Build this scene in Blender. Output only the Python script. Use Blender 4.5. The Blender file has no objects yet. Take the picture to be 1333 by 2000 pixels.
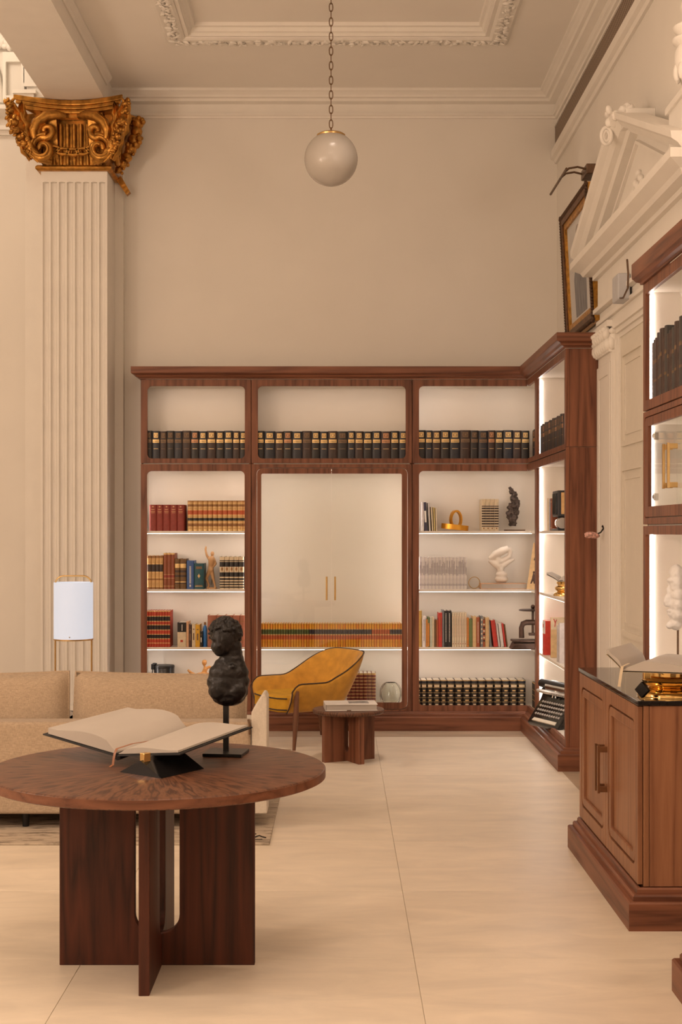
import bpy, bmesh, math, random
from mathutils import Vector, Matrix, Euler
random.seed(7)
SC = bpy.context.scene
COL = SC.collection
PI = math.pi
R = math.radians

# ------------------------------------------------------------------ camera
F, CX, HY, CH = 2700.0, 664.0, 1040.0, 1.6      # focal length in pixels, principal column, horizon row, eye height
cam_d = bpy.data.cameras.new('camera')
cam_d.sensor_fit = 'VERTICAL'; cam_d.sensor_height = 36.0
cam_d.lens = F / 2000.0 * 36.0
cam_d.shift_x = (666.5 - CX) / 2000.0
cam_d.shift_y = (HY - 1000.0) / 2000.0
cam_d.clip_start = 0.05; cam_d.clip_end = 100
cam = bpy.data.objects.new('camera', cam_d); COL.objects.link(cam)
cam.location = (0, 0, CH); cam.rotation_euler = (PI/2, 0, 0)
SC.camera = cam

# ------------------------------------------------------------------ world, lights, exposure
SC.view_settings.view_transform = 'Standard'
SC.view_settings.look = 'None'
SC.view_settings.gamma = 1.0
SC.view_settings.use_curve_mapping = False
SC.view_settings.exposure = 0.5
w = bpy.data.worlds.new('world'); SC.world = w; w.use_nodes = True
w.node_tree.nodes['Background'].inputs[0].default_value = (1.0, 0.72, 0.48, 1)
w.node_tree.nodes['Background'].inputs[1].default_value = 0.0
WARM = (1.0, 0.765, 0.59)
def point(loc, watts, size=0.25, col=WARM, name='bay_light'):
    l = bpy.data.lights.new(name, 'POINT'); l.energy = watts; l.color = col; l.shadow_soft_size = size
    o = bpy.data.objects.new(name, l); COL.objects.link(o); o.location = loc; return o
def area(loc, rot, sx, sy, watts, col=WARM, name='ceiling_fill'):
    l = bpy.data.lights.new(name, 'AREA'); l.shape = 'RECTANGLE'; l.size = sx; l.size_y = sy; l.energy = watts; l.color = col
    o = bpy.data.objects.new(name, l); COL.objects.link(o); o.location = loc; o.rotation_euler = rot; return o
area((-0.1, 2.6, 5.30), (0, 0, 0), 1.8, 3.6, 55)                    # unseen soft fill added in the sunk ceiling panel, over the foreground
area((-4.6, 3.5, 6.0), (0, 0, 0), 2.5, 6.0, 14)                      # unseen soft fill added high in the neighbouring bay
point((-4.4, 4.6, 2.7), 135, .35)                                    # unseen lamps added for the light from the left, no globes modelled
point((-4.4, 1.0, 2.7), 135, .35)
area((1.55, 4.0, 2.97), (PI, 0, 0), .25, 1.2, 36, WARM, 'uplight_fill')   # unseen uplight added over the nearer cabinets to brighten the ceiling
point((-3.2, 10.6, 5.75), 14, 0.2, (1.0, 0.84, 0.66), 'cornice_uplight')

sp = bpy.data.lights.new('floor_fill_spot', 'SPOT'); sp.energy = 170; sp.color = (1.0, .80, .66); sp.spot_size = R(48); sp.spot_blend = 1.0; sp.shadow_soft_size = .25
spo = bpy.data.objects.new('floor_fill_spot', sp); COL.objects.link(spo); spo.location = (.2, 7.9, 5.25)      # unseen spot added to brighten the far floor and seats
spo.rotation_euler = (Vector((.45, 10.0, 0)) - spo.location).to_track_quat('-Z', 'Y').to_euler()

# ------------------------------------------------------------------ helpers
def U(px, d): return (px - CX) * d / F
def V(py, d): return CH - (py - HY) * d / F
ONES = ['', 'first', 'second', 'third', 'fourth', 'fifth', 'sixth', 'seventh', 'eighth', 'ninth', 'tenth', 'eleventh', 'twelfth',
        'thirteenth', 'fourteenth', 'fifteenth', 'sixteenth', 'seventeenth', 'eighteenth', 'nineteenth']
TENS = {20: ('twentieth', 'twenty'), 30: ('thirtieth', 'thirty'), 40: ('fortieth', 'forty'), 50: ('fiftieth', 'fifty')}
def nth(n):
    if n < 20: return ONES[n]
    t = n // 10 * 10
    return TENS[t][0] if n == t else TENS[t][1] + '-' + ONES[n - t]

def tag(o, label=None, cat=None, group=None, kind=None):
    if label: o['label'] = label
    if cat: o['category'] = cat
    if group: o['group'] = group
    if kind: o['kind'] = kind
    return o
def thing(name, label, cat, loc=(0, 0, 0), rz=0.0, group=None):
    o = bpy.data.objects.new(name, None); COL.objects.link(o)
    o.empty_display_size = 0.1
    o.location = loc; o.rotation_euler = (0, 0, rz)
    return tag(o, label, cat, group)
def struct(o): o['kind'] = 'structure'; return o
def offset_of(p):
    v = Vector((0, 0, 0))
    while p is not None:
        v += p.location; p = p.parent
    return v

class MB:
    """collects shapes into one mesh"""
    def __init__(s): s.v = []; s.f = []; s.m = []; s.sm = []
    def add(s, vs, fs, m=0, smooth=False):
        b = len(s.v); s.v += [tuple(v) for v in vs]
        for f in fs: s.f.append([b + i for i in f]); s.m.append(m); s.sm.append(smooth)
        return s
    def box(s, x0, x1, y0, y1, z0, z1, m=0):
        if x0 > x1: x0, x1 = x1, x0
        if y0 > y1: y0, y1 = y1, y0
        if z0 > z1: z0, z1 = z1, z0
        return s.add([(x0,y0,z0),(x1,y0,z0),(x1,y1,z0),(x0,y1,z0),(x0,y0,z1),(x1,y0,z1),(x1,y1,z1),(x0,y1,z1)],
                     [(0,3,2,1),(4,5,6,7),(0,1,5,4),(1,2,6,5),(2,3,7,6),(3,0,4,7)], m)
    @staticmethod
    def _ax(axis, u, v, a): return (a,u,v) if axis == 'x' else (u,a,v) if axis == 'y' else (u,v,a)
    def prism(s, poly, axis, a0, a1, m=0, smooth=False, mside=None):
        n = len(poly)
        vs = [s._ax(axis,u,v,a0) for u,v in poly] + [s._ax(axis,u,v,a1) for u,v in poly]
        s.add(vs, [list(range(n))[::-1], list(range(n, 2*n))], m)
        b = len(s.v) - 2*n
        for i in range(n):
            j = (i+1) % n
            s.f.append([b+i, b+j, b+n+j, b+n+i]); s.m.append(m if mside is None else mside); s.sm.append(smooth)
        return s
    def plate(s, axis, o, i, r, a0, a1, m=0, n=5):
        """rectangular plate o=(u0,u1,v0,v1) with a rounded-rectangle hole i, between a0 and a1"""
        u0,u1,v0,v1 = i; oc = [(o[0],o[2]),(o[1],o[2]),(o[1],o[3]),(o[0],o[3])]
        inner = []; cid = []
        for k,(cu,cv,st) in enumerate([(u0+r,v0+r,PI),(u1-r,v0+r,1.5*PI),(u1-r,v1-r,0),(u0+r,v1-r,.5*PI)]):
            for t in range(n+1):
                a = st + .5*PI*t/n
                inner.append((cu+r*math.cos(a), cv+r*math.sin(a))); cid.append(k)
        N = len(inner)
        vs = []
        for a in (a0, a1):
            vs += [s._ax(axis,u,v,a) for u,v in inner] + [s._ax(axis,u,v,a) for u,v in oc]
        fs = []; L = N+4
        for t in range(N):
            q = (t+1) % N
            for off in (0, L):
                f = [off+t, off+q, off+N+cid[q]] + ([off+N+cid[t]] if cid[q] != cid[t] else [])
                fs.append(f)
            fs.append([t, q, L+q, L+t])
        for k in range(4):
            fs.append([N+k, N+(k+1)%4, L+N+(k+1)%4, L+N+k])
        return s.add(vs, fs, m)
    def rring(s, axis, o, i, ro, ri, a0, a1, m=0, n=6):
        """plate with rounded outer edge o and rounded hole i"""
        def loop(b, r):
            P_ = []
            for (cu,cv,st) in ((b[0]+r,b[2]+r,PI),(b[1]-r,b[2]+r,1.5*PI),(b[1]-r,b[3]-r,0),(b[0]+r,b[3]-r,.5*PI)):
                for t in range(n+1):
                    a = st+.5*PI*t/n; P_.append((cu+r*math.cos(a), cv+r*math.sin(a)))
            return P_
        A, B = loop(o, ro), loop(i, ri); N = len(A); vs = []
        for a in (a0, a1): vs += [s._ax(axis,u,v,a) for u,v in A] + [s._ax(axis,u,v,a) for u,v in B]
        fs = []
        for t in range(N):
            q = (t+1) % N
            fs += [[t,q,N+q,N+t], [2*N+t,2*N+q,3*N+q,3*N+t], [t,q,2*N+q,2*N+t], [N+t,N+q,3*N+q,3*N+t]]
        return s.add(vs, fs, m)
    def tube(s, pts, r, n=8, closed=False, m=0, smooth=True, flat=1.0, up=None):
        pts = [Vector(p) for p in pts]; N = len(pts); rs = r if isinstance(r, (list, tuple)) else [r]*N
        ups = Vector(up) if up else None; prev = None; rings = []
        for i,p in enumerate(pts):
            if closed: t = pts[(i+1)%N] - pts[i-1]
            else: t = pts[min(i+1,N-1)] - pts[max(i-1,0)]
            t = t.normalized() if t.length > 1e-9 else Vector((0,0,1))
            if prev is None:
                a = ups if ups else (Vector((0,0,1)) if abs(t.z) < .9 else Vector((1,0,0)))
            else: a = ups if ups else prev
            e1 = (a - t*a.dot(t)); e1 = e1.normalized() if e1.length > 1e-6 else t.orthogonal().normalized()
            e2 = t.cross(e1); prev = e1
            rings.append([p + e1*(rs[i]*math.cos(2*PI*k/n)) + e2*(rs[i]*flat*math.sin(2*PI*k/n)) for k in range(n)])
        vs = [q for ring in rings for q in ring]; fs = []
        for i in range(N if closed else N-1):
            j = (i+1) % N
            for k in range(n): fs.append([i*n+k, i*n+(k+1)%n, j*n+(k+1)%n, j*n+k])
        if not closed: fs.append(list(range(n))[::-1]); fs.append([(N-1)*n+k for k in range(n)])
        return s.add(vs, fs, m, smooth)
    def lathe(s, prof, c=(0,0,0), n=24, axis='z', m=0, smooth=True, a0=0.0, a1=2*PI, sx=1.0):
        full = abs(a1-a0-2*PI) < 1e-6; K = n if full else n+1; vs = []
        for r,h in prof:
            for k in range(K):
                a = a0 + (a1-a0)*k/n
                u, v = r*math.cos(a)*sx, r*math.sin(a)
                p = (u,v,h) if axis == 'z' else (h,u,v) if axis == 'x' else (u,h,v)
                vs.append((c[0]+p[0], c[1]+p[1], c[2]+p[2]))
        fs = []
        for i in range(len(prof)-1):
            for k in range(n):
                q = (k+1) % K
                fs.append([i*K+k, i*K+q, (i+1)*K+q, (i+1)*K+k])
        if full:
            if prof[0][0] > 1e-6: fs.append(list(range(K))[::-1])
            if prof[-1][0] > 1e-6: fs.append([(len(prof)-1)*K+k for k in range(K)])
        return s.add(vs, fs, m, smooth)
    def ball(s, c, r, n=10, m=0, rot=None):
        r = (r,r,r) if not isinstance(r,(tuple,list)) else r
        M = rot.to_matrix() if rot else Matrix.Identity(3); vs = []; fs = []; h = n//2+1
        for i in range(h+1):
            th = PI*i/h
            for k in range(n):
                a = 2*PI*k/n
                v = M @ Vector((r[0]*math.sin(th)*math.cos(a), r[1]*math.sin(th)*math.sin(a), r[2]*math.cos(th)))
                vs.append(Vector(c)+v)
        for i in range(h):
            for k in range(n): fs.append([i*n+k, (i+1)*n+k, (i+1)*n+(k+1)%n, i*n+(k+1)%n])
        return s.add(vs, fs, m, True)
    def sweep(s, path, prof, closed=False, m=0, left=True):
        """profile [(offset, z)] along a flat path with mitred corners; offset goes to the right of travel unless left"""
        P = [Vector(p) for p in path]; N = len(P); vs = []; K = len(prof); sg = 1 if left else -1
        for i in range(N):
            ds = []
            if i > 0 or closed: ds.append((P[i]-P[i-1]).normalized())
            if i < N-1 or closed: ds.append((P[(i+1)%N]-P[i]).normalized())
            ns = [Vector((-d.y, d.x))*sg for d in ds]
            if len(ns) == 1: b = ns[0]
            else:
                b = (ns[0]+ns[1]); b = b / max(1e-6, b.dot(ns[0]))
            for o,z in prof: vs.append((P[i].x+b.x*o, P[i].y+b.y*o, z))
        fs = []
        for i in range(N if closed else N-1):
            j = (i+1) % N
            for k in range(K):
                q = (k+1) % K
                fs.append([i*K+k, i*K+q, j*K+q, j*K+k])
        if not closed: fs.append(list(range(K))[::-1]); fs.append([(N-1)*K+k for k in range(K)])
        return s.add(vs, fs, m)
    def grid(s, fn, nu, nv, m=0, smooth=True, cu=False):
        vs = [fn(i/(nu if cu else nu), j/nv) for i in range(nu if cu else nu+1) for j in range(nv+1)]; fs = []
        for i in range(nu):
            q = (i+1) % nu if cu else i+1
            for j in range(nv): fs.append([i*(nv+1)+j, q*(nv+1)+j, q*(nv+1)+j+1, i*(nv+1)+j+1])
        return s.add(vs, fs, m, smooth)
    def xf(s, M):
        s.v = [tuple(M @ Vector(v)) for v in s.v]; return s
    def mesh(s, name, mats):
        me = bpy.data.meshes.new(name)
        me.from_pydata(s.v, [], s.f)
        mats = mats if isinstance(mats, (list,tuple)) else [mats]
        for q in mats: me.materials.append(q)
        me.polygons.foreach_set('material_index', s.m)
        me.polygons.foreach_set('use_smooth', s.sm)
        bm = bmesh.new(); bm.from_mesh(me)
        bmesh.ops.recalc_face_normals(bm, faces=bm.faces)
        bm.to_mesh(me); bm.free()
        if any(s.sm): me.set_sharp_from_angle(angle=R(50))
        me.update(); return me
    def build(s, name, mats, parent=None, world=True, bevel=0.0, seg=2):
        if world and parent is not None:
            o_ = offset_of(parent); s.v = [(v[0]-o_.x, v[1]-o_.y, v[2]-o_.z) for v in s.v]
        o = bpy.data.objects.new(name, s.mesh(name, mats)); COL.objects.link(o)
        if parent is not None: o.parent = parent
        if bevel > 0:
            b = o.modifiers.new('bevel', 'BEVEL'); b.width = bevel; b.segments = seg; b.limit_method = 'ANGLE'; b.angle_limit = R(40)
        return o
def inst(name, me, parent=None, loc=(0,0,0), rot=(0,0,0), scale=None):
    o = bpy.data.objects.new(name, me); COL.objects.link(o)
    if parent is not None: o.parent = parent
    o.location = loc; o.rotation_euler = rot
    if scale: o.scale = scale
    return o
def sculpt(mb, voxel, smooth=3, noise=0.0, nscale=20.0, seed=0):
    """fuse overlapping shapes into one continuous skin"""
    me = mb.mesh('tmp', [])
    o = bpy.data.objects.new('tmp', me); COL.objects.link(o)
    r = o.modifiers.new('r', 'REMESH'); r.mode = 'VOXEL'; r.voxel_size = voxel; r.use_smooth_shade = True
    if smooth:
        q = o.modifiers.new('s', 'SMOOTH'); q.factor = .5; q.iterations = smooth
    dg = bpy.context.evaluated_depsgraph_get()
    ev = o.evaluated_get(dg)
    out = bpy.data.meshes.new_from_object(ev)
    bpy.data.objects.remove(o)
    if noise > 0:
        from mathutils import noise as nz
        ns = [v.normal.copy() for v in out.vertices]
        for v, n in zip(out.vertices, ns):
            p = v.co * nscale + Vector((seed, seed*2.3, seed*.7))
            v.co += n * noise * (nz.noise(p) + .5*nz.noise(p*2.1))
    for p in out.polygons: p.use_smooth = True
    out.update(); return out
def sculpt_obj(name, mb, voxel, mat, parent=None, world=True, **kw):
    if world and parent is not None:
        o_ = offset_of(parent); mb.v = [(v[0]-o_.x, v[1]-o_.y, v[2]-o_.z) for v in mb.v]
    me = sculpt(mb, voxel, **kw); me.materials.clear(); me.materials.append(mat); me.name = name
    return inst(name, me, parent)

# ------------------------------------------------------------------ materials
def newmat(name):
    m = bpy.data.materials.new(name); m.use_nodes = True
    nt = m.node_tree; return m, nt, nt.nodes['Principled BSDF']
def plain(name, col, rough=.5, metal=0.0, var=0.06, scale=12.0, bump=0.0, bscale=60.0, sheen=0.0, spec=None, stretch=None, coat=0.0):
    m, nt, b = newmat(name); N = nt.nodes; L = nt.links
    b.inputs['Roughness'].default_value = rough; b.inputs['Metallic'].default_value = metal
    if spec is not None: b.inputs['Specular IOR Level'].default_value = spec
    if sheen: b.inputs['Sheen Weight'].default_value = sheen; b.inputs['Sheen Roughness'].default_value = .35
    if coat: b.inputs['Coat Weight'].default_value = coat; b.inputs['Coat Roughness'].default_value = .08
    tc = N.new('ShaderNodeTexCoord'); mp = N.new('ShaderNodeMapping'); L.new(tc.outputs['Object'], mp.inputs[0])
    if stretch: mp.inputs['Scale'].default_value = stretch
    nz = N.new('ShaderNodeTexNoise'); nz.inputs['Scale'].default_value = scale; nz.inputs['Detail'].default_value = 4
    L.new(mp.outputs[0], nz.inputs['Vector'])
    rp = N.new('ShaderNodeValToRGB'); L.new(nz.outputs['Fac'], rp.inputs[0])
    rp.color_ramp.elements[0].position = .3; rp.color_ramp.elements[1].position = .7
    rp.color_ramp.elements[0].color = tuple(max(0, c*(1-var)) for c in col) + (1,)
    rp.color_ramp.elements[1].color = tuple(min(1, c*(1+var)) for c in col) + (1,)
    L.new(rp.outputs[0], b.inputs['Base Color'])
    if bump:
        n2 = N.new('ShaderNodeTexNoise'); n2.inputs['Scale'].default_value = bscale; n2.inputs['Detail'].default_value = 3
        L.new(mp.outputs[0], n2.inputs['Vector'])
        bp = N.new('ShaderNodeBump'); bp.inputs['Strength'].default_value = bump; bp.inputs['Distance'].default_value = .01
        L.new(n2.outputs['Fac'], bp.inputs['Height']); L.new(bp.outputs[0], b.inputs['Normal'])
    return m
def emit(name, col, strength):
    m, nt, b = newmat(name)
    b.inputs['Base Color'].default_value = (*col, 1); b.inputs['Emission Color'].default_value = (*col, 1)
    b.inputs['Emission Strength'].default_value = strength; b.inputs['Roughness'].default_value = .6
    return m
def walnut(name, axis, light=(.255,.100,.053), dark=(.085,.029,.016), freq=1.0, rough=.42):
    """stretched noise along the grain plus broad cathedral figure; every board is offset by the object's random value"""
    m, nt, b = newmat(name); N = nt.nodes; L = nt.links
    tc = N.new('ShaderNodeTexCoord'); oi = N.new('ShaderNodeObjectInfo')
    ml = N.new('ShaderNodeVectorMath'); ml.operation = 'SCALE'; ml.inputs[0].default_value = (7.3, 5.1, 9.7)
    L.new(oi.outputs['Random'], ml.inputs['Scale'])
    ad = N.new('ShaderNodeVectorMath'); ad.operation = 'ADD'; L.new(tc.outputs['Object'], ad.inputs[0]); L.new(ml.outputs[0], ad.inputs[1])
    mp = N.new('ShaderNodeMapping'); L.new(ad.outputs[0], mp.inputs[0])
    k = {'x': (.055,1,1), 'y': (1,.055,1), 'z': (1,1,.055)}[axis]
    mp.inputs['Scale'].default_value = k
    n0 = N.new('ShaderNodeTexNoise'); n0.inputs['Scale'].default_value = 5.0*freq; n0.inputs['Detail'].default_value = 2.0
    L.new(mp.outputs[0], n0.inputs['Vector'])
    wv = N.new('ShaderNodeMath'); wv.operation = 'MULTIPLY'; wv.inputs[1].default_value = 9.0; L.new(n0.outputs['Fac'], wv.inputs[0])
    pp = N.new('ShaderNodeMath'); pp.operation = 'PINGPONG'; pp.inputs[1].default_value = .5; L.new(wv.outputs[0], pp.inputs[0])
    n1 = N.new('ShaderNodeTexNoise'); n1.inputs['Scale'].default_value = 70.0*freq; n1.inputs['Detail'].default_value = 5.0; n1.inputs['Roughness'].default_value = .65
    L.new(mp.outputs[0], n1.inputs['Vector'])
    mx = N.new('ShaderNodeMath'); mx.operation = 'MULTIPLY_ADD'; mx.inputs[1].default_value = .8
    L.new(pp.outputs[0], mx.inputs[0])
    sc = N.new('ShaderNodeMath'); sc.operation = 'MULTIPLY'; sc.inputs[1].default_value = .62; L.new(n1.outputs['Fac'], sc.inputs[0])
    L.new(sc.outputs[0], mx.inputs[2])
    rp = N.new('ShaderNodeValToRGB'); L.new(mx.outputs[0], rp.inputs[0])
    e = rp.color_ramp.elements; e[0].position = .2; e[0].color = (*dark,1); e[1].position = .78; e[1].color = (*light,1)
    md = e.new(.45); md.color = tuple(dark[i]*.42+light[i]*.58 for i in range(3)) + (1,)
    L.new(rp.outputs[0], b.inputs['Base Color'])
    b.inputs['Roughness'].default_value = rough; b.inputs['Specular IOR Level'].default_value = .32
    bp = N.new('ShaderNodeBump'); bp.inputs['Strength'].default_value = .08; bp.inputs['Distance'].default_value = .004
    L.new(n1.outputs['Fac'], bp.inputs['Height']); L.new(bp.outputs[0], b.inputs['Normal'])
    return m
def sunburst(name, wedges=14):
    """walnut veneer laid in book-matched wedges around the centre"""
    m, nt, b = newmat(name); N = nt.nodes; L = nt.links
    tc = N.new('ShaderNodeTexCoord'); sp = N.new('ShaderNodeSeparateXYZ'); L.new(tc.outputs['Object'], sp.inputs[0])
    at = N.new('ShaderNodeMath'); at.operation = 'ARCTAN2'; L.new(sp.outputs[1], at.inputs[0]); L.new(sp.outputs[0], at.inputs[1])
    pp = N.new('ShaderNodeMath'); pp.operation = 'PINGPONG'; pp.inputs[1].default_value = PI/wedges
    L.new(at.outputs[0], pp.inputs[0])
    ln = N.new('ShaderNodeVectorMath'); ln.operation = 'LENGTH'; L.new(tc.outputs['Object'], ln.inputs[0])
    r1 = N.new('ShaderNodeMath'); r1.operation = 'MULTIPLY'; r1.inputs[1].default_value = .55; L.new(ln.outputs['Value'], r1.inputs[0])
    an = N.new('ShaderNodeMath'); an.operation = 'MULTIPLY'; L.new(pp.outputs[0], an.inputs[0]); L.new(ln.outputs['Value'], an.inputs[1])
    cb = N.new('ShaderNodeCombineXYZ'); L.new(an.outputs[0], cb.inputs[0]); L.new(r1.outputs[0], cb.inputs[1])
    n0 = N.new('ShaderNodeTexNoise'); n0.inputs['Scale'].default_value = 13; n0.inputs['Detail'].default_value = 2; L.new(cb.outputs[0], n0.inputs['Vector'])
    m9 = N.new('ShaderNodeMath'); m9.operation = 'MULTIPLY'; m9.inputs[1].default_value = 5; L.new(n0.outputs['Fac'], m9.inputs[0])
    p2 = N.new('ShaderNodeMath'); p2.operation = 'PINGPONG'; p2.inputs[1].default_value = .5; L.new(m9.outputs[0], p2.inputs[0])
    n1 = N.new('ShaderNodeTexNoise'); n1.inputs['Scale'].default_value = 140; n1.inputs['Detail'].default_value = 4; L.new(cb.outputs[0], n1.inputs['Vector'])
    ad = N.new('ShaderNodeMath'); ad.operation = 'MULTIPLY_ADD'; ad.inputs[1].default_value = 1.1; L.new(p2.outputs[0], ad.inputs[0])
    s1 = N.new('ShaderNodeMath'); s1.operation = 'MULTIPLY'; s1.inputs[1].default_value = .42; L.new(n1.outputs['Fac'], s1.inputs[0]); L.new(s1.outputs[0], ad.inputs[2])
    rp = N.new('ShaderNodeValToRGB'); L.new(ad.outputs[0], rp.inputs[0])
    e = rp.color_ramp.elements; e[0].position = .15; e[0].color = (.040,.014,.008,1); e[1].position = .8; e[1].color = (.175,.075,.038,1)
    L.new(rp.outputs[0], b.inputs['Base Color']); b.inputs['Roughness'].default_value = .42; b.inputs['Specular IOR Level'].default_value = .35
    return m
def stone(name, col, var=.08):
    m, nt, b = newmat(name); N = nt.nodes; L = nt.links
    tc = N.new('ShaderNodeTexCoord'); oi = N.new('ShaderNodeObjectInfo')
    ml = N.new('ShaderNodeVectorMath'); ml.operation = 'SCALE'; ml.inputs[0].default_value = (13, 17, 5); L.new(oi.outputs['Random'], ml.inputs['Scale'])
    ad = N.new('ShaderNodeVectorMath'); ad.operation = 'ADD'; L.new(tc.outputs['Object'], ad.inputs[0]); L.new(ml.outputs[0], ad.inputs[1])
    mp = N.new('ShaderNodeMapping'); mp.inputs['Scale'].default_value = (1.0, 2.6, 1); L.new(ad.outputs[0], mp.inputs[0])
    n0 = N.new('ShaderNodeTexNoise'); n0.inputs['Scale'].default_value = 2.2; n0.inputs['Detail'].default_value = 8; n0.inputs['Roughness'].default_value = .62; n0.inputs['Distortion'].default_value = .6
    L.new(mp.outputs[0], n0.inputs['Vector'])
    rp = N.new('ShaderNodeValToRGB'); L.new(n0.outputs['Fac'], rp.inputs[0]); e = rp.color_ramp.elements
    e[0].position = .3; e[0].color = (*[c*(1-var*1.6) for c in col],1); e[1].position = .68; e[1].color = (*[c*(1+var) for c in col],1)
    L.new(rp.outputs[0], b.inputs['Base Color'])
    r2 = N.new('ShaderNodeMapRange'); r2.inputs[3].default_value = .30; r2.inputs[4].default_value = .5; L.new(n0.outputs['Fac'], r2.inputs[0]); L.new(r2.outputs[0], b.inputs['Roughness'])
    return m
def fabric(name, col, scale=420.0, var=.22, sheen=.2, bump=.35):
    m, nt, b = newmat(name); N = nt.nodes; L = nt.links
    tc = N.new('ShaderNodeTexCoord'); last = []
    for st in ((1,1,.12), (.12,.3,1)):
        mp = N.new('ShaderNodeMapping'); mp.inputs['Scale'].default_value = st; L.new(tc.outputs['Object'], mp.inputs[0])
        nz = N.new('ShaderNodeTexNoise'); nz.inputs['Scale'].default_value = scale; nz.inputs['Detail'].default_value = 2; L.new(mp.outputs[0], nz.inputs['Vector']); last.append(nz)
    ad = N.new('ShaderNodeMath'); ad.operation = 'ADD'; L.new(last[0].outputs['Fac'], ad.inputs[0]); L.new(last[1].outputs['Fac'], ad.inputs[1])
    hf = N.new('ShaderNodeMath'); hf.operation = 'MULTIPLY'; hf.inputs[1].default_value = .5; L.new(ad.outputs[0], hf.inputs[0])
    rp = N.new('ShaderNodeValToRGB'); L.new(hf.outputs[0], rp.inputs[0]); e = rp.color_ramp.elements
    e[0].position = .36; e[0].color = (*[c*(1-var) for c in col],1); e[1].position = .64; e[1].color = (*[min(1,c*(1+var)) for c in col],1)
    L.new(rp.outputs[0], b.inputs['Base Color']); b.inputs['Roughness'].default_value = .9
    b.inputs['Sheen Weight'].default_value = sheen; b.inputs['Specular IOR Level'].default_value = .2
    bp = N.new('ShaderNodeBump'); bp.inputs['Strength'].default_value = bump; bp.inputs['Distance'].default_value = .003
    L.new(hf.outputs[0], bp.inputs['Height']); L.new(bp.outputs[0], b.inputs['Normal'])
    return m
def glass_pane(name, tint=(.97,.98,.97), refl=.07):
    m = bpy.data.materials.new(name); m.use_nodes = True; nt = m.node_tree; N = nt.nodes; L = nt.links
    N.remove(N['Principled BSDF']); out = N['Material Output']
    tr = N.new('ShaderNodeBsdfTransparent'); tr.inputs[0].default_value = (*tint,1)
    gl = N.new('ShaderNodeBsdfGlossy'); gl.inputs['Roughness'].default_value = .02
    lw = N.new('ShaderNodeLayerWeight'); lw.inputs[0].default_value = .5
    pw = N.new('ShaderNodeMath'); pw.operation = 'POWER'; pw.inputs[1].default_value = 4.0; L.new(lw.outputs['Facing'], pw.inputs[0])
    fr = N.new('ShaderNodeMath'); fr.operation = 'MULTIPLY_ADD'; fr.inputs[1].default_value = .45; fr.inputs[2].default_value = refl*.5; L.new(pw.outputs[0], fr.inputs[0])
    nz = N.new('ShaderNodeTexNoise'); nz.inputs['Scale'].default_value = 1.5
    bp = N.new('ShaderNodeBump'); bp.inputs['Strength'].default_value = .01; L.new(nz.outputs['Fac'], bp.inputs['Height']); L.new(bp.outputs[0], gl.inputs['Normal'])
    mx = N.new('ShaderNodeMixShader'); L.new(fr.outputs[0], mx.inputs[0]); L.new(tr.outputs[0], mx.inputs[1]); L.new(gl.outputs[0], mx.inputs[2])
    L.new(mx.outputs[0], out.inputs[0]); return m
def glass_solid(name, col=(.93,.95,.86)):
    m, nt, b = newmat(name)
    b.inputs['Base Color'].default_value = (*col,1); b.inputs['Transmission Weight'].default_value = 1.0
    b.inputs['Roughness'].default_value = .04; b.inputs['IOR'].default_value = 1.35
    return m

WALL = plain('wall_paint', (.80,.755,.69), .75, var=.02, scale=2.0, bump=.03, bscale=140)
PLASTER = plain('plaster_white', (.83,.785,.72), .6, var=.02, scale=6, bump=.03, bscale=90)
CEIL = plain('ceiling_paint', (.86,.815,.75), .8, var=.02, scale=2)
WX = walnut('walnut_grain_x', 'x'); WY = walnut('walnut_grain_y', 'y'); WZ = walnut('walnut_grain_z', 'z')
WZL = walnut('walnut_oiled_light', 'z', (.33,.155,.078), (.185,.075,.038), 1.0, .4)
WTOP = sunburst('walnut_sunburst')
CREAM = plain('cream_laminate', (.80,.74,.66), .45, var=.015, scale=3)
LED = emit('led_diffuser', (1.0, .90, .82), 3.9)
LEDV = emit('led_diffuser_vertical', (1.0, .90, .82), 12.0)
GOLD = plain('aged_gilding', (.46,.22,.045), .36, .85, var=.45, scale=16, bump=.35, bscale=45)
BRASS = plain('brushed_brass', (.62,.40,.16), .3, 1.0, var=.06, scale=30)
BRASSP = plain('polished_brass', (.80,.53,.20), .10, 1.0, var=.04, scale=8)
BRONZE = plain('dark_bronze', (.16,.10,.065), .38, .8, var=.25, scale=25, bump=.2, bscale=60)
BLACK = plain('black_metal', (.012,.011,.011), .35, .3, var=.2, scale=20)
BLACKG = plain('black_gloss', (.010,.009,.009), .08, 0, var=.1, scale=5)
CHROME = plain('chrome', (.75,.73,.70), .15, 1.0, var=.04, scale=10)
PAPER = plain('book_paper', (.74,.66,.54), .8, var=.10, scale=90, stretch=(1,1,.02))
PAGE = plain('open_page', (.47,.42,.37), .7, var=.03, scale=6)
# ================================================================== the setting
XW, YB, ZC = 1.81, 11.5, 5.25            # right wall, back wall, ceiling
XL, YF, ZH = -7.0, -2.6, 6.6             # far side of the neighbouring bay, wall behind the viewer, its higher ceiling
BX0, BX1, BZ = -2.33, -1.87, 5.03        # beam between the bays
STONE = stone('limestone_slab', (.80,.70,.565)); STONEB = stone('brown_border_stone', (.50,.385,.28), .16)
GROUT = plain('joint_grout', (.70,.60,.47), .8)

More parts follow.
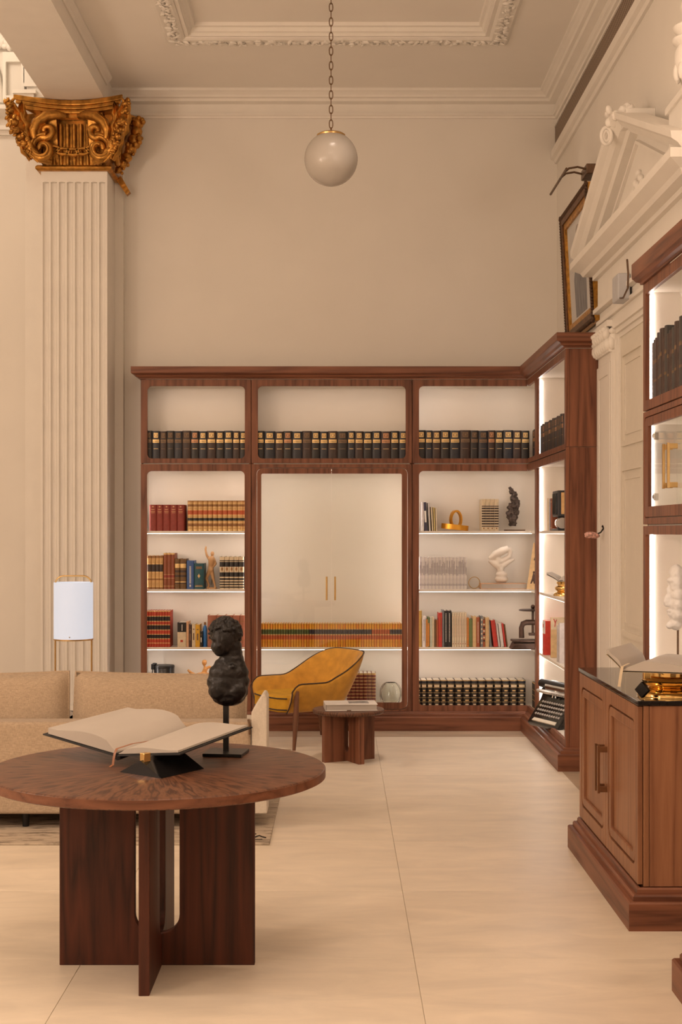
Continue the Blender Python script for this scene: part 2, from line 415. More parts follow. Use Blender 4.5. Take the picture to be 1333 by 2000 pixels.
fl = struct(MB().box(XL, XW, YF, YB, -.12, -.006).build('floor', GROUT))
def slab(x0, x1, y0, y1, mat, name='slab'):
    g = .0007
    o = MB().box(x0+g-(x0+x1)/2, x1-g-(x0+x1)/2, y0+g-(y0+y1)/2, y1-g-(y0+y1)/2, -.006, 0).build(name, mat, fl, world=False, bevel=.001, seg=1)
    o.location = ((x0+x1)/2, (y0+y1)/2, 0)
xs = [.28+1.24*k for k in range(-5, 2)]; xs = [XL] + [x for x in xs if x > XL+.1 and x < 1.5] + [1.49]
ys = [YF] + [5.19+.985*k for k in range(-7, 6)] + [10.82]
for i in range(len(xs)-1):
    for j in range(len(ys)-1): slab(xs[i], xs[i+1], ys[j], ys[j+1], STONE)
for j in range(len(ys)-1): slab(1.49, XW, ys[j], ys[j+1], STONEB, 'border_slab')
for i in range(len(xs)-1): slab(xs[i], xs[i+1], 10.82, YB, STONEB, 'border_slab')
slab(1.49, XW, 10.82, YB, STONEB, 'border_slab')

struct(MB().box(XL-.15, XW+.2, YB, YB+.15, -.12, ZH).build('wall_back', WALL))
struct(MB().box(XW, XW+.2, YF-.15, YB, -.12, ZH).build('wall_right', WALL))
struct(MB().box(XL-.15, XL, YF-.15, YB, -.12, ZH).build('wall_left', WALL))
struct(MB().box(XL-.15, XW+.2, YF-.15, YF, -.12, ZH).build('wall_front', WALL))

# ceiling of the near bay with a sunk panel; the coffer runs towards and over the viewer
cx0, cx1, cy0, cy1 = -1.14, 1.10, .6, 10.17
ce = MB()
ce.box(BX1, cx0, YF, YB, ZC, ZC+.12); ce.box(cx1, XW, YF, YB, ZC, ZC+.12)
ce.box(cx0, cx1, cy1, YB, ZC, ZC+.12); ce.box(cx0, cx1, YF, cy0, ZC, ZC+.12)
ce.box(BX1, XW, YF, YB, ZC+.12, ZC+.24)
ce.box(cx0, cx1, cy0, cy1, ZC+.075, ZC+.12)
ceil = struct(ce.build('ceiling', CEIL))
struct(MB().box(XL-.15, BX0, YF-.15, YB, ZH, ZH+.12).build('ceiling', CEIL))
struct(MB().box(BX0, BX1, YF, YB, BZ, ZH).build('trim_1', PLASTER))                       # beam between the bays
# beam edge mouldings
t = MB()
t.sweep([(BX1, YB-.45), (BX1, YF)], [(0, ZC-.075), (.012, ZC-.075), (.02, ZC-.055), (.035, ZC-.04), (.05, ZC-.02), (.05, ZC), (0, ZC)], left=True)
t.sweep([(BX1, YB-.45), (BX1, YF)], [(0, BZ), (.008, BZ), (.008, BZ+.025), (0, BZ+.03)], left=True)
struct(t.build('trim_2', PLASTER))
# cornice along back wall and right wall
CPROF = [(0, 5.04), (.018, 5.04), (.024, 5.055), (.040, 5.062), (.040, 5.076), (.02, 5.08), (.02, 5.155), (.075, 5.165), (.085, 5.185),
         (.11, 5.19), (.12, 5.205), (.145, 5.222), (.16, 5.228), (.16, ZC), (0, ZC)]
struct(MB().sweep([(BX1, YB), (XW, YB), (XW, YF)], CPROF, left=False).build('trim_3', PLASTER))
# coffer frame: carved foliage band, then fillets stepping up into the panel
t = MB()
cpath = [(cx0, cy0), (cx1, cy0), (cx1, cy1), (cx0, cy1)]
t.sweep(cpath, [(0, ZC-.004), (.03, ZC-.01), (.03, ZC+.012), (.05, ZC+.02), (.06, ZC+.045), (.08, ZC+.05), (.085, ZC+.075), (0, ZC+.075)], closed=True, left=True)
t.sweep(cpath, [(0, ZC-.012), (-.02, ZC-.022), (-.13, ZC-.022), (-.15, ZC-.006), (-.155, ZC), (0, ZC)], closed=True, left=True)
tr = struct(t.build('trim_4', PLASTER))
lf = MB(); rg = random.Random(3)
def leaves(x0, y0, x1, y1, step=.034):
    L_ = math.hypot(x1-x0, y1-y0); n = int(L_/step)
    for k in range(n):
        f = (k+.5)/n; bx, by = x0+(x1-x0)*f, y0+(y1-y0)*f
        a = rg.uniform(0, PI)
        lf.ball((bx+rg.uniform(-.035,.035), by+rg.uniform(-.035,.035), ZC-.024), (.034, .018, .010), 6, rot=Euler((rg.uniform(-.5,.5), rg.uniform(-.5,.5), a)))
        if k % 2 == 0: lf.ball((bx, by, ZC-.026), (.016,.016,.010), 6)
for q in range(2): 
    leaves(cx0-.07, cy1+.07, cx1+.07, cy1+.07); leaves(cx0-.07, cy1-4, cx0-.07, cy1+.07); leaves(cx1+.07, cy1-4, cx1+.07, cy1+.07)
tag(lf.build('foliage', PLASTER, tr), kind='stuff')
# air grille and mouldings high on the right wall
VENT, vnt, vb = newmat('perforated_grille')
tc = vnt.nodes.new('ShaderNodeTexCoord'); ck = vnt.nodes.new('ShaderNodeTexChecker'); ck.inputs['Scale'].default_value = 55
ck.inputs[1].default_value = (.34,.25,.18,1); ck.inputs[2].default_value = (.09,.06,.04,1)
vnt.links.new(tc.outputs['Object'], ck.inputs[0]); vnt.links.new(ck.outputs[0], vb.inputs['Base Color']); vb.inputs['Roughness'].default_value = .6
g = thing('air_grille', 'long brown perforated air grille under the cornice, high on right wall', 'air grille', (XW-.02, 6, 4.88))
MB().box(XW-.022, XW-.004, YF+.2, YB-.03, 4.79, 4.96).build('mesh_panel', VENT, g)
f_ = MB(); f_.box(XW-.03, XW-.002, YF+.2, YB-.03, 4.962, 4.975); f_.box(XW-.03, XW-.002, YF+.2, YB-.03, 4.775, 4.788); f_.build('frame', PLASTER, g)
struct(MB().sweep([(XW, YB-.003), (XW, YF)], [(0, 4.665), (.02, 4.665), (.03, 4.69), (.055, 4.70), (.055, 4.765), (.03, 4.773), (0, 4.773)], left=False).build('trim_5', PLASTER))

# neighbouring bay: ledge, stepped blocks and arch above the pilaster height
t = MB()
t.sweep([(XL, YB), (BX0-.02, YB)], [(0,4.90),(.03,4.90),(.035,4.93),(.06,4.935),(.06,4.97),(.03,4.98),(.03,5.03),(.09,5.04),(.12,5.07),(.15,5.08),(.15,5.115),(0,5.115)], left=False)
for (a, b_, c, d_, dy) in ((52, 118, 163, 190, .16), (30, 66, 176, 192, .20), (46, 120, 100, 163, .05)):
    z1 = V(c, YB-dy); z0 = V(d_, YB-dy)
    t.box(U(a, YB-dy), min(U(b_, YB-dy), BX0), YB-dy, YB, z0, z1)
    t.box(U(a, YB-dy)-.02, min(U(b_, YB-dy)+.02, BX0), YB-dy-.02, YB, z1-.03, z1)
pts = [(U(-40, YB)+.18*math.cos(a*PI/12), YB-.03, 5.16+.42*math.sin(a*PI/12)) for a in range(13)]
t.tube(pts, .035, 8)
t.plate('y', (U(8,YB), U(50,YB), 5.16, 5.58), (U(14,YB), U(44,YB), 5.22, 5.5), .01, YB-.05, YB)
for k in range(60): t.ball((U(rg.uniform(-40,22), YB), YB-.05, rg.uniform(5.62,5.8)), (.04,.03,.025), 6, rot=Euler((0,rg.uniform(0,3),0)))
struct(t.build('trim_6', PLASTER))

# ------------------------------------------------------------------ fluted pilaster with gilded capital
PX0, PX1, PYF = -2.39, -1.86, 11.05
pil = thing('pilaster', 'white fluted wall pilaster with gilded capital left of bookcase', 'pilaster', ((PX0+PX1)/2, 11.3, 0))
MB().box(-2.60, -1.79, 11.42, YB, 0, BZ).build('backing', PLASTER, pil)
poly = [(PX1, YB-.03), (PX0, YB-.03), (PX0, PYF)]
pitch = .0645; fw = .049; n = 8; st = (PX1-PX0 - (n-1)*pitch - fw)/2
for k in range(n):
    u0 = PX0 + st + k*pitch
    for q in range(7):
        a = PI*q/6; poly.append((u0+fw/2-fw/2*math.cos(a), PYF+.030*math.sin(a)))
poly.append((PX1, PYF))
sh = MB().prism(poly, 'z', .22, 4.40); sh.build('shaft', PLASTER, pil)
m = MB(); m.box(PX0, PX1, PYF, YB-.03, 4.40, 4.50)
for k in range(n):
    u0 = PX0 + st + k*pitch + fw/2
    m.lathe([(fw/2,-.001),(fw/2,.0)], (u0, PYF+.012, 4.40), 10, 'z')
m.build('neck', PLASTER, pil)
m = MB(); m.box(PX0-.05, PX1+.05, PYF-.05, YB-.02, 0, .12); m.box(PX0-.03, PX1+.03, PYF-.03, YB-.02, .12, .17); m.box(PX0-.015, PX1+.015, PYF-.015, YB-.02, .17, .22)
m.build('plinth', PLASTER, pil, bevel=.008)
cap = MB()                                                      # bell of the capital, with reeded front
cap.box(PX0+.01, PX1-.01, PYF+.02, YB-.03, 4.50, 4.95)
cap = cap.build('capital', GOLD, pil)
m = MB()
for k in range(9):
    u = PX0+.05 + k*(PX1-PX0-.10)/8
    m.tube([(u, PYF+.018, 4.53), (u, PYF+.012, 4.6), (u, PYF-.005, 4.86)], .017, 8)
for k in range(5):
    v_ = PYF+.08+k*.075
    m.tube([(PX1-.012, v_, 4.53), (PX1, v_, 4.86)], .017, 8)
m.build('reeding', GOLD, cap)
upath = [(PX0-.004, YB-.02), (PX0-.004, PYF-.004), (PX1+.004, PYF-.004), (PX1+.004, YB-.08)]
m = MB(); m.sweep(upath, [(0,4.485),(.02,4.487),(.034,4.50),(.034,4.515),(.022,4.53),(0,4.532)], left=False); m.build('astragal', GOLD, cap)
# abacus with hollowed sides
def abacus(sc_, z0, z1, mb):
    cxm, fy, by = (PX0+PX1)/2, 10.80, YB-.06
    P_ = []
    hw = .43*sc_
    for k in range(13):
        f = k/12; P_.append((cxm-hw+2*hw*f, fy+(1-sc_)*.2 + .15*math.sin(PI*f)))
    for k in range(1, 9):
        f = k/8; P_.append((cxm+hw+.06*f-.13*math.sin(PI*min(f,1)), fy+(1-sc_)*.2+(by-fy)*f))
    for k in range(0, 9):
        f = k/8; P_.append((cxm-hw-.06*(1-f)+.13*math.sin(PI*f), by-(by-fy)*f))
    mb.prism(P_[:-1], 'z', z0, z1)
m = MB(); abacus(1.0, 4.985, 5.028, m); abacus(.965, 4.955, 4.985, m); abacus(.92, 4.925, 4.955, m); m.build('abacus', GOLD, cap, bevel=.008)
for sg, xe, fa, fb in ((1, PX1-.012, PX1-.14, PX1-.02), (-1, PX0+.012, PX0+.02, PX0+.14)):      # flaring sides behind the scrolls
    MB().prism([(xe,4.54),(xe+sg*.03,4.58),(xe+sg*.075,4.70),(xe+sg*.13,4.84),(xe+sg*.16,4.93),(xe,4.93)], 'y', 11.0, 11.42).build('side_flare', GOLD, cap)
    MB().prism([(PYF+.03,4.54),(PYF-.01,4.62),(PYF-.05,4.76),(PYF-.10,4.93),(PYF+.03,4.93)], 'x', fa, fb).build('front_flare', GOLD, cap)
def spiral(cx_, cy_, cz_, r0, turns, sgn, start, axis='y', n=30):
    out = []
    for k in range(n+1):
        f = k/n; a = start + sgn*2*PI*turns*f; r_ = r0*(1-.8*f)
        d1, d2 = r_*math.cos(a), r_*math.sin(a)
        out.append((cx_+d1, cy_, cz_+d2) if axis == 'y' else (cx_, cy_+d1, cz_+d2))
    return out
cxm = (PX0+PX1)/2
def leaf(mb, p0, p1, w_, curl, n=7, up=Vector((0,-1,0))):
    """ribbed acanthus leaf from p0 to p1, tip curling forward"""
    p0, p1 = Vector(p0), Vector(p1); d = (p1-p0); s_ = d.cross(up).normalized()
    def f(u, v):
        a = 2*v-1; wd = w_*math.sin(PI*min(1,.12+.88*u)**.8)**.7*(1+.12*math.cos(u*22)); c_ = p0+d*u+up*(curl*u*u + .012*math.cos(a*9) - .02*abs(a))
        return c_ + s_*(a*wd)
    mb.grid(f, 14, 10); mb.grid(lambda u, v: Vector(f(u, v)) - up*.012, 14, 10)
for sg in (-1, 1):
    yv = 10.94
    arc = [(cxm+sg*.055, yv+.03, 4.90), (cxm+sg*.12, yv-.005, 4.905), (cxm+sg*.20, yv-.03, 4.885), (cxm+sg*.265, yv-.05, 4.83), (cxm+sg*.295, yv-.055, 4.76), (cxm+sg*.285, yv-.05, 4.70)]
    m = MB()
    m.tube(arc, [.024,.036,.042,.040,.034,.022], 10, flat=1.2)
    m.tube([Vector(p_)+Vector((sg*.012,-.03,.012)) for p_ in arc], [.008,.012,.013,.012,.010,.006], 6)
    m.tube(spiral(cxm+sg*.195, yv-.015, 4.775, .078, 1.35, -sg, PI/2 - sg*.2), [.034*(1-.45*k/30) for k in range(31)], 10)
    m.tube(spiral(cxm+sg*.225, yv-.01, 4.635, .105, 1.35, -sg, PI/2 + sg*.3), [.040*(1-.45*k/30) for k in range(31)], 10)
    m.tube(spiral(cxm+sg*.225, yv-.05, 4.635, .105, 1.1, -sg, PI/2 + sg*.3), [.012]*31, 6)
    m.tube([(cxm+sg*.345, yv-.06, 4.82), (cxm+sg*.35, yv-.05, 4.72), (cxm+sg*.315, yv-.03, 4.62), (cxm+sg*.24, yv+.0, 4.555), (cxm+sg*.17, yv+.04, 4.54)], [.022,.034,.038,.034,.022], 10)
    m.tube([(cxm+sg*.372, yv-.07, 4.82), (cxm+sg*.38, yv-.06, 4.72), (cxm+sg*.34, yv-.04, 4.60), (cxm+sg*.26, yv-.01, 4.53)], [.010,.014,.015,.010], 8)
    m.build('volute', GOLD, cap)
    sp_ = MB(); q = random.Random(5+sg)                          # corner spray of leaves and fruit
    leaf(sp_, (cxm+sg*.36, 10.86, 4.70), (cxm+sg*.47, 10.79, 4.99), .075, .03)
    leaf(sp_, (cxm+sg*.30, 10.92, 4.56), (cxm+sg*.43, 10.82, 4.80), .06, .04)
    leaf(sp_, (cxm+sg*.40, 10.84, 4.80), (cxm+sg*.36, 10.82, 4.97), .05, .03)
    for (x_, y_, z_, r_) in ((cxm+sg*.455, 10.80, 4.95, .040), (cxm+sg*.45, 10.79, 4.89, .034), (cxm+sg*.425, 10.79, 4.80, .046), (cxm+sg*.405, 10.80, 4.745, .038), (cxm+sg*.385, 10.83, 4.70, .034),
                            (cxm+sg*.36, 10.86, 4.655, .032), (cxm+sg*.33, 10.9, 4.61, .030), (cxm+sg*.295, 10.93, 4.575, .026), (cxm+sg*.26, 10.96, 4.55, .022)):
        sp_.ball((x_, y_, z_), (r_, r_*.9, r_*.75), 10)
        for k in range(6):
            sp_.ball((x_+q.uniform(-1,1)*r_, y_-q.uniform(.2,1)*r_, z_+q.uniform(-1,1)*r_*.8), (r_*.55, r_*.3, r_*.3), 8, rot=Euler((0,q.uniform(0,3),q.uniform(-.5,.5))))
    sp_.build('leaf_spray', GOLD, cap)
sp_ = MB(); q = random.Random(17)                                # back corner spray on the visible return
for (x_, y_, z_, r_) in ((-1.66,11.36,4.96,.05), (-1.67,11.35,4.89,.05), (-1.69,11.33,4.81,.055), (-1.71,11.30,4.73,.05), (-1.74,11.28,4.66,.045), (-1.77,11.26,4.60,.04), (-1.80,11.25,4.55,.03)):
    sp_.ball((x_, y_, z_), r_, 10)
    for k in range(7): sp_.ball((x_+q.uniform(-.6,1)*r_, y_+q.uniform(-1,.6)*r_, z_+q.uniform(-1,1)*r_), r_*q.uniform(.3,.5), 8)
sp_.build('leaf_spray', GOLD, cap)
m = MB(); m.tube(spiral(-1.80, 11.18, 4.66, .10, 1.5, -1, PI/2, 'x'), [.03*(1-.5*k/30) for k in range(31)], 8); m.build('volute', GOLD, cap)
m = MB(); m.prism([(-1.84,4.50),(-1.80,4.53),(-1.725,4.40),(-1.755,4.375)], 'y', 11.36, 11.42); m.build('loose_bracket', GOLD, cap)
for k in range(5):                                               # chain garland
    f = (k-2)/2; cz_ = 4.625+.022*f*f; cx_ = cxm+f*.155
    pts = [(cx_+.050*math.cos(a*2*PI/16), PYF-.055, cz_+.024*math.sin(a*2*PI/16)) for a in range(16)]
    MB().tube(pts, .0125, 6, closed=True).build('garland_link', GOLD, cap)
MB().box(cxm-.07, cxm+.07, PYF-.05, PYF, 4.90, 4.935).build('centre_tablet', GOLD, cap)

# ------------------------------------------------------------------ door surround with pediment on the right wall
DYC, DL, DX = 8.04, 1.28, 1.74
ds = thing('door_surround', 'white plaster door surround with triangular pediment on right wall', 'door surround', (XW, DYC, 0))
m = MB(); m.sweep([(XW, DYC+DL), (DX, DYC+DL), (DX, DYC-DL), (XW, DYC-DL)], [(0,3.30),(.03,3.30),(.03,3.33),(.085,3.335),(.10,3.36),(.125,3.375),(.16,3.395),(.16,3.44),(0,3.44)], left=False)
m.build('cornice', PLASTER, ds)
m = MB(); prof = [(0,0),(.05,0),(.065,.025),(.10,.032),(.125,.065),(.155,.085),(.16,.12),(0,.12)]
def rake(y0, z0, y1, z1, mb, prof, x0=DX):
    K = len(prof); vs = [(x0-o, y0, z0+h) for o,h in prof] + [(x0-o, y1, z1+h) for o,h in prof]
    fs = [[k, (k+1)%K, K+(k+1)%K, K+k] for k in range(K)] + [list(range(K)), list(range(K,2*K))]
    mb.add(vs, fs)
rake(DYC+DL+.16, 3.40, DYC, 3.93, m, prof); rake(DYC-DL-.16, 3.40, DYC, 3.93, m, prof)
pr2 = [(0,0),(.03,0),(.03,.02),(0,.03)]
rake(DYC+DL-.28, 3.465, DYC, 3.86, m, pr2, DX+.01); rake(DYC-DL+.28, 3.465, DYC, 3.86, m, pr2, DX+.01)
m.build('raking_cornice', PLASTER, ds)
m = MB(); m.prism([(DYC+DL+.1, 3.43), (DYC-DL-.1, 3.43), (DYC, 3.95)], 'x', DX, XW); m.build('tympanum', PLASTER, ds)
m = MB(); q = random.Random(9)
for (a, b_) in ((0,0), (.05,.03), (-.05,.03), (0,.07), (.09,-.01), (-.09,-.01), (.04,-.04), (-.04,-.04)):
    m.ball((DX-.012, DYC+a*1.3-.05, 3.60+b_), (.022,.035,.022), 8, rot=Euler((q.uniform(0,3),0,0)))
m.build('rosette', PLASTER, ds)
m = MB(); m.box(DX, XW, DYC-DL, DYC+DL, 3.10, 3.31); m.box(DX-.03, XW, DYC-DL-.02, DYC+DL+.02, 3.07, 3.10)
m.box(DX+.01, XW, DYC-DL+.02, DYC+DL-.02, 2.96, 3.07); m.box(DX-.012, XW, DYC-DL, DYC+DL, 2.985, 3.015); m.build('entablature', PLASTER, ds, bevel=.004)
for yc in (DYC+1.05, DYC-1.05):
    m = MB(); m.box(DX, XW, yc-.22, yc+.21, .18, 2.76); m.box(DX-.02, XW, yc-.24, yc+.14, 0, .18); m.plate('x', (yc-.22,yc+.22,.3,2.7), (yc-.15,yc+.15,.38,2.62), .01, DX-.008, DX)
    c_ = m.build('column', PLASTER, ds, bevel=.004)
    m = MB(); m.box(DX-.03, XW, yc-.25, yc+.25, 2.92, 2.96); m.box(DX-.015, XW, yc-.235, yc+.235, 2.76, 2.785)
    for a in range(7):
        for b_ in range(2):
            m.ball((DX-.015-.012*b_, yc-.21+.07*a, 2.81+.07*b_), (.03,.035,.045), 8)
        m.ball((DX-.04, yc-.21+.07*a, 2.90), (.025,.03,.02), 8)
    for s_ in (-1, 1): m.tube(spiral(DX-.03, yc+s_*.21, 2.885, .035, 1.2, s_, PI/2, 'x', 14), .012, 6)
    for a in range(3): m.ball((DX+.006+.012*a, yc-.235, 2.82+.03*(a%2)), (.03,.03,.05), 8); m.ball((DX+.006+.013*a, yc-.25, 2.89), (.025,.03,.02), 8)
    m.build('column_capital', PLASTER, c_)
m = MB()
for (o_, a, b_) in ((0.0, .82, 2.90), (.018, .79, 2.87), (.036, .76, 2.84)):
    m.plate('x', (DYC-a-.06, DYC+a+.06, -.01, b_+.06), (DYC-a, DYC+a, -.005, b_), .0001, DX+.005+o_, XW-.001, n=1)
m.build('architrave', PLASTER, ds)
m = MB(); m.box(1.64, XW, DYC-.13, DYC+.10, 3.945, 4.03); m.build('apex_block', PLASTER, ds, bevel=.004)
m = MB()
for (r_, yo) in ((.05,.10), (.030,.105)):
    m.tube([(1.572+.6*r_*math.cos(a*PI/10), DYC+yo, 3.935+r_*math.sin(a*PI/10)) for a in range(20)], .011, 8, closed=True)
m.build('scroll_ornament', PLASTER, ds)
m = MB()
for k in range(16): m.ball((1.62+q.uniform(-.05,.07), DYC+.02+q.uniform(-.08,.16), 4.03+q.uniform(-.03,.05)), (.026,.035,.022), 8, rot=Euler((q.uniform(0,3),0,q.uniform(0,3))))
sculpt_obj('acanthus_crest', m, .008, PLASTER, ds, smooth=1)
m = MB(); m.box(1.655, XW, 6.58, 6.95, 3.44, 3.72); m.box(1.64, XW, 6.56, 6.97, 3.70, 3.735); m.build('end_block', PLASTER, ds, bevel=.004)
ur = thing('urn_ornament', 'white plaster urn standing on end of door pediment, top right', 'urn', (1.725, 6.78, 3.735))
m = MB(); m.lathe([(.07,0),(.07,.02),(.045,.03),(.035,.06),(.05,.09),(.075,.13),(.083,.18),(.08,.22),(.066,.25),(.09,.27),(.092,.285),(.06,.30)], (1.725,6.78,3.735), 24); m.build('bowl', PLASTER, ur)
m = MB(); m.lathe([(.06,.30),(.085,.33),(.088,.345),(.05,.37),(.04,.40),(.055,.44),(.04,.49),(0,.53)], (1.725,6.78,3.735), 24); m.build('lid', PLASTER, ur)
m = MB()
for k in range(10):
    a = k*2*PI/10; m.ball((1.725+.07*math.cos(a), 6.78+.07*math.sin(a), 3.735+.12), (.02,.02,.045), 8)
m.build('leaf_collar', PLASTER, ur)

DOORP = plain('door_paint', (.76,.70,.60), .5, var=.02)
dr = struct(MB().box(XW-.02, XW-.002, DYC-.76, DYC+.76, 0, 2.84).build('door_1', DOORP))
for s_ in (-1, 1):
    for (z0, z1) in ((2.14, 2.74), (.95, 2.02), (.15, .84)):
        ya, yb = DYC+s_*.07, DYC+s_*.69; ya, yb = min(ya,yb), max(ya,yb)
        m = MB(); m.plate('x', (ya, yb, z0, z1), (ya+.035, yb-.035, z0+.035, z1-.035), .004, XW-.034, XW-.019, n=1); m.plate('x', (ya+.07, yb-.07, z0+.07, z1-.07), (ya+.09, yb-.09, z0+.09, z1-.09), .004, XW-.026, XW-.019, n=1)
        m.build('door_panel', DOORP, dr)
MB().box(XW-.03, XW-.018, DYC-.008, DYC+.008, 0, 2.83).build('meeting_strip', DOORP, dr)
# small device above the door, its cable
sn = thing('alarm_box', 'small grey box with dark cable on white door surround', 'alarm box', (1.70, 8.36, 3.0))
GREY = plain('grey_plastic', (.50,.50,.52), .5)
MB().box(1.66, DX-.004, 8.25, 8.42, 2.99, 3.15).build('housing', GREY, sn, bevel=.01)
MB().tube([(1.675,8.05,3.19),(1.675,8.02,3.10),(1.675,8.03,3.02),(1.675,8.16,2.985),(1.675,8.26,3.0)], .006, 6).build('cable', BRONZE, sn)
# ================================================================== bookcases
YC, FT = 11.2, .022                       # front plane of the back bookcase, thickness of its face frames
XD = [-1.614, U(491, YC), U(805.5, YC), 1.522]
XLEG = 1.522                              # front plane of the bookcase on the right wall
Z_UP = (2.162, 2.84); Z_LO = (.14, 2.154)
ZU_OPEN = (2.20, 2.786); ZL_OPEN = (.198, 2.098)
SHELF_Z = [1.612, 1.139, .668]            # tops of the three shelves
FLOOR_LO, FLOOR_UP = .190, 2.196
BACKY = 11.478
def carc(root, x0, x1, left_wood=True):
    MB().box(x0+.004, x1-.004, BACKY, BACKY+.012, .15, 2.84).build('back_panel', CREAM, root)
    for (a, b_, c) in ((x0+.002, x0+.018, x0+.022), (x1-.018, x1-.002, x1-.022)):
        s_ = MB().box(a, b_, YC+FT+.001, BACKY, .15, 2.84).build('side_panel', WZ, root)
        MB().box(min(b_,c) if c > b_ else c, max(b_,c) if c > b_ else a, YC+FT+.001, BACKY-.001, .192, 2.83).build('liner', CREAM, s_)
    MB().box(x0+.022, x1-.022, YC+FT+.001, BACKY, .15, FLOOR_LO).build('bottom_panel', CREAM, root)
    MB().box(x0+.022, x1-.022, YC+FT+.001, BACKY, 2.11, FLOOR_UP).build('middle_panel', CREAM, root)
    MB().box(x0+.022, x1-.022, YC+FT+.001, BACKY, 2.80, 2.84).build('top_panel', CREAM, root)
def shelf_led(root, x0, x1, zt, y0=YC+.03):
    s_ = MB().box(x0+.023, x1-.023, y0, BACKY-.001, zt-.020, zt).build('shelf', CREAM, root)
    MB().box(x0+.03, x1-.03, y0+.003, y0+.036, zt-.0225, zt-.0201).build('led_strip', LED, s_)
    return s_
def head_led(root, x0, x1, z, y0=YC+.045):
    MB().box(x0+.06, x1-.06, y0, y0+.022, z-.004, z).build('led_strip', LED, root)
def vert_led(root, x0, x1, z0, z1):
    for (a, b_) in ((x0+.0225, x0+.028), (x1-.028, x1-.0225)):
        MB().box(a, b_, YC+.034, YC+.046, z0, z1).build('led_strip', LEDV, root)

# left unit
x0, x1 = XD[0], XD[1]
ul = thing('bookcase_unit', 'walnut bookcase unit with open shelves, left of the glass doors', 'bookcase', ((x0+x1)/2, 11.35, 0))
carc(ul, x0, x1)
MB().plate('y', (x0+.001, x1-.002, *Z_UP), (U(288,YC), U(478.5,YC), *ZU_OPEN), .036, YC, YC+FT).build('upper_face_frame', WZ, ul, bevel=.002)
MB().plate('y', (x0+.001, x1-.002, *Z_LO), (U(287,YC), U(478,YC), *ZL_OPEN), .036, YC, YC+FT).build('lower_face_frame', WZ, ul, bevel=.002)
for z in SHELF_Z: shelf_led(ul, x0, x1, z)
head_led(ul, x0, x1, 2.80); head_led(ul, x0, x1, 2.11); vert_led(ul, x0, x1, .25, 2.08)
# centre unit with glass doors
x0, x1 = XD[1], XD[2]
GLASS = glass_pane('clear_pane')
uc = thing('bookcase_unit', 'wide walnut bookcase unit with tall pair of glass doors', 'bookcase', ((x0+x1)/2, 11.35, 0))
carc(uc, x0, x1)
MB().plate('y', (x0+.002, x1-.002, *Z_UP), (U(504,YC), U(793,YC), *ZU_OPEN), .036, YC, YC+FT).build('upper_face_frame', WZ, uc, bevel=.002)
ci = (U(501.5,YC), U(797,YC), .165, 2.125)
MB().plate('y', (x0+.002, x1-.002, *Z_LO), ci, .05, YC, YC+FT).build('lower_face_frame', WZ, uc, bevel=.002)
def cdoor(root, axis, uo, um, z0, z1, gu, gz0, gz1, rad, a0, a1, grain, rg_=.012):
    """one leaf: a C-shaped wooden frame (open at the meeting edge um) round a glass pane; uo outer edge, gu outer edge of the glass"""
    sg = 1 if um > uo else -1; P_ = []
    def arc(cu, cv, r, st, en, n=5):
        for k in range(n+1):
            a = st + (en-st)*k/n; P_.append((cu + sg*r*math.cos(a), cv + r*math.sin(a)))
    P_.append((um, z0)); arc(uo+sg*rad, z0+rad, rad, 1.5*PI, PI); arc(uo+sg*rad, z1-rad, rad, PI, .5*PI); P_.append((um, z1)); P_.append((um, gz1))
    arc(gu+sg*rg_, gz1-rg_, rg_, .5*PI, PI, 3); arc(gu+sg*rg_, gz0+rg_, rg_, PI, 1.5*PI, 3); P_.append((um, gz0))
    d = MB().prism(P_, axis, a0, a1).build('door', grain, root, bevel=.0015)
    am = (a0+a1)/2; u0_, u1_ = min(gu-sg*.006, um), max(gu-sg*.006, um)
    g = MB(); 
    if axis == 'y': g.box(u0_, u1_, am-.002, am+.002, gz0-.006, gz1+.006)
    else: g.box(am-.002, am+.002, u0_, u1_, gz0-.006, gz1+.006)
    g.build('glass_pane', GLASS, d)
    return d
um = U(648, YC)
for (uo, gu, sg) in ((ci[0]+.004, U(510.5,YC), 1), (ci[1]-.004, U(785.5,YC), -1)):
    d = cdoor(uc, 'y', uo, um-sg*.0015, .169, 2.121, gu, .222, V(925,YC), .046, YC+.001, YC+.019, WZ)
    hx = U(638.5 if sg > 0 else 655, YC); z0, z1 = V(1172,YC), V(1126,YC)
    h = MB(); h.tube([(hx, YC-.022, z0), (hx, YC-.022, z1)], .0075, 10)
    for z in (z0+.015, z1-.015): h.tube([(hx, YC-.022, z), (hx, YC+.008, z)], .004, 8)
    h.build('handle', BRASS, d)
for z in SHELF_Z[2:]: shelf_led(uc, x0, x1, z, YC+.04)
head_led(uc, x0, x1, 2.80); head_led(uc, x0, x1, 2.11); vert_led(uc, x0, x1, .25, 2.08)
# right unit turning the corner
x0, x1 = XD[2], XD[3]
LY = 10.735                                # where the corner unit meets the unit on the right wall
ur_ = thing('bookcase_unit', 'walnut corner bookcase unit without corner post, right of the glass doors', 'bookcase', ((x0+x1)/2, 11.35, 0))
def cframe(axis, u_st, u_end, z0, z1, oz0, oz1, sw, rad, a0, a1):
    """stile at u_st, rails running open-ended to u_end"""
    sg = 1 if u_end > u_st else -1; P_ = [(u_end, z0), (u_st, z0), (u_st, z1), (u_end, z1), (u_end, oz1)]
    ui = u_st + sg*sw
    for k in range(6):
        a = .5*PI + .5*PI*k/5; P_.append((ui+sg*rad+sg*rad*math.cos(a), oz1-rad+rad*math.sin(a)))
    for k in range(6):
        a = PI + .5*PI*k/5; P_.append((ui+sg*rad+sg*rad*math.cos(a), oz0+rad+rad*math.sin(a)))
    P_.append((u_end, oz0))
    return MB().prism(P_, axis, a0, a1)
sw = U(818.5,YC)-x0
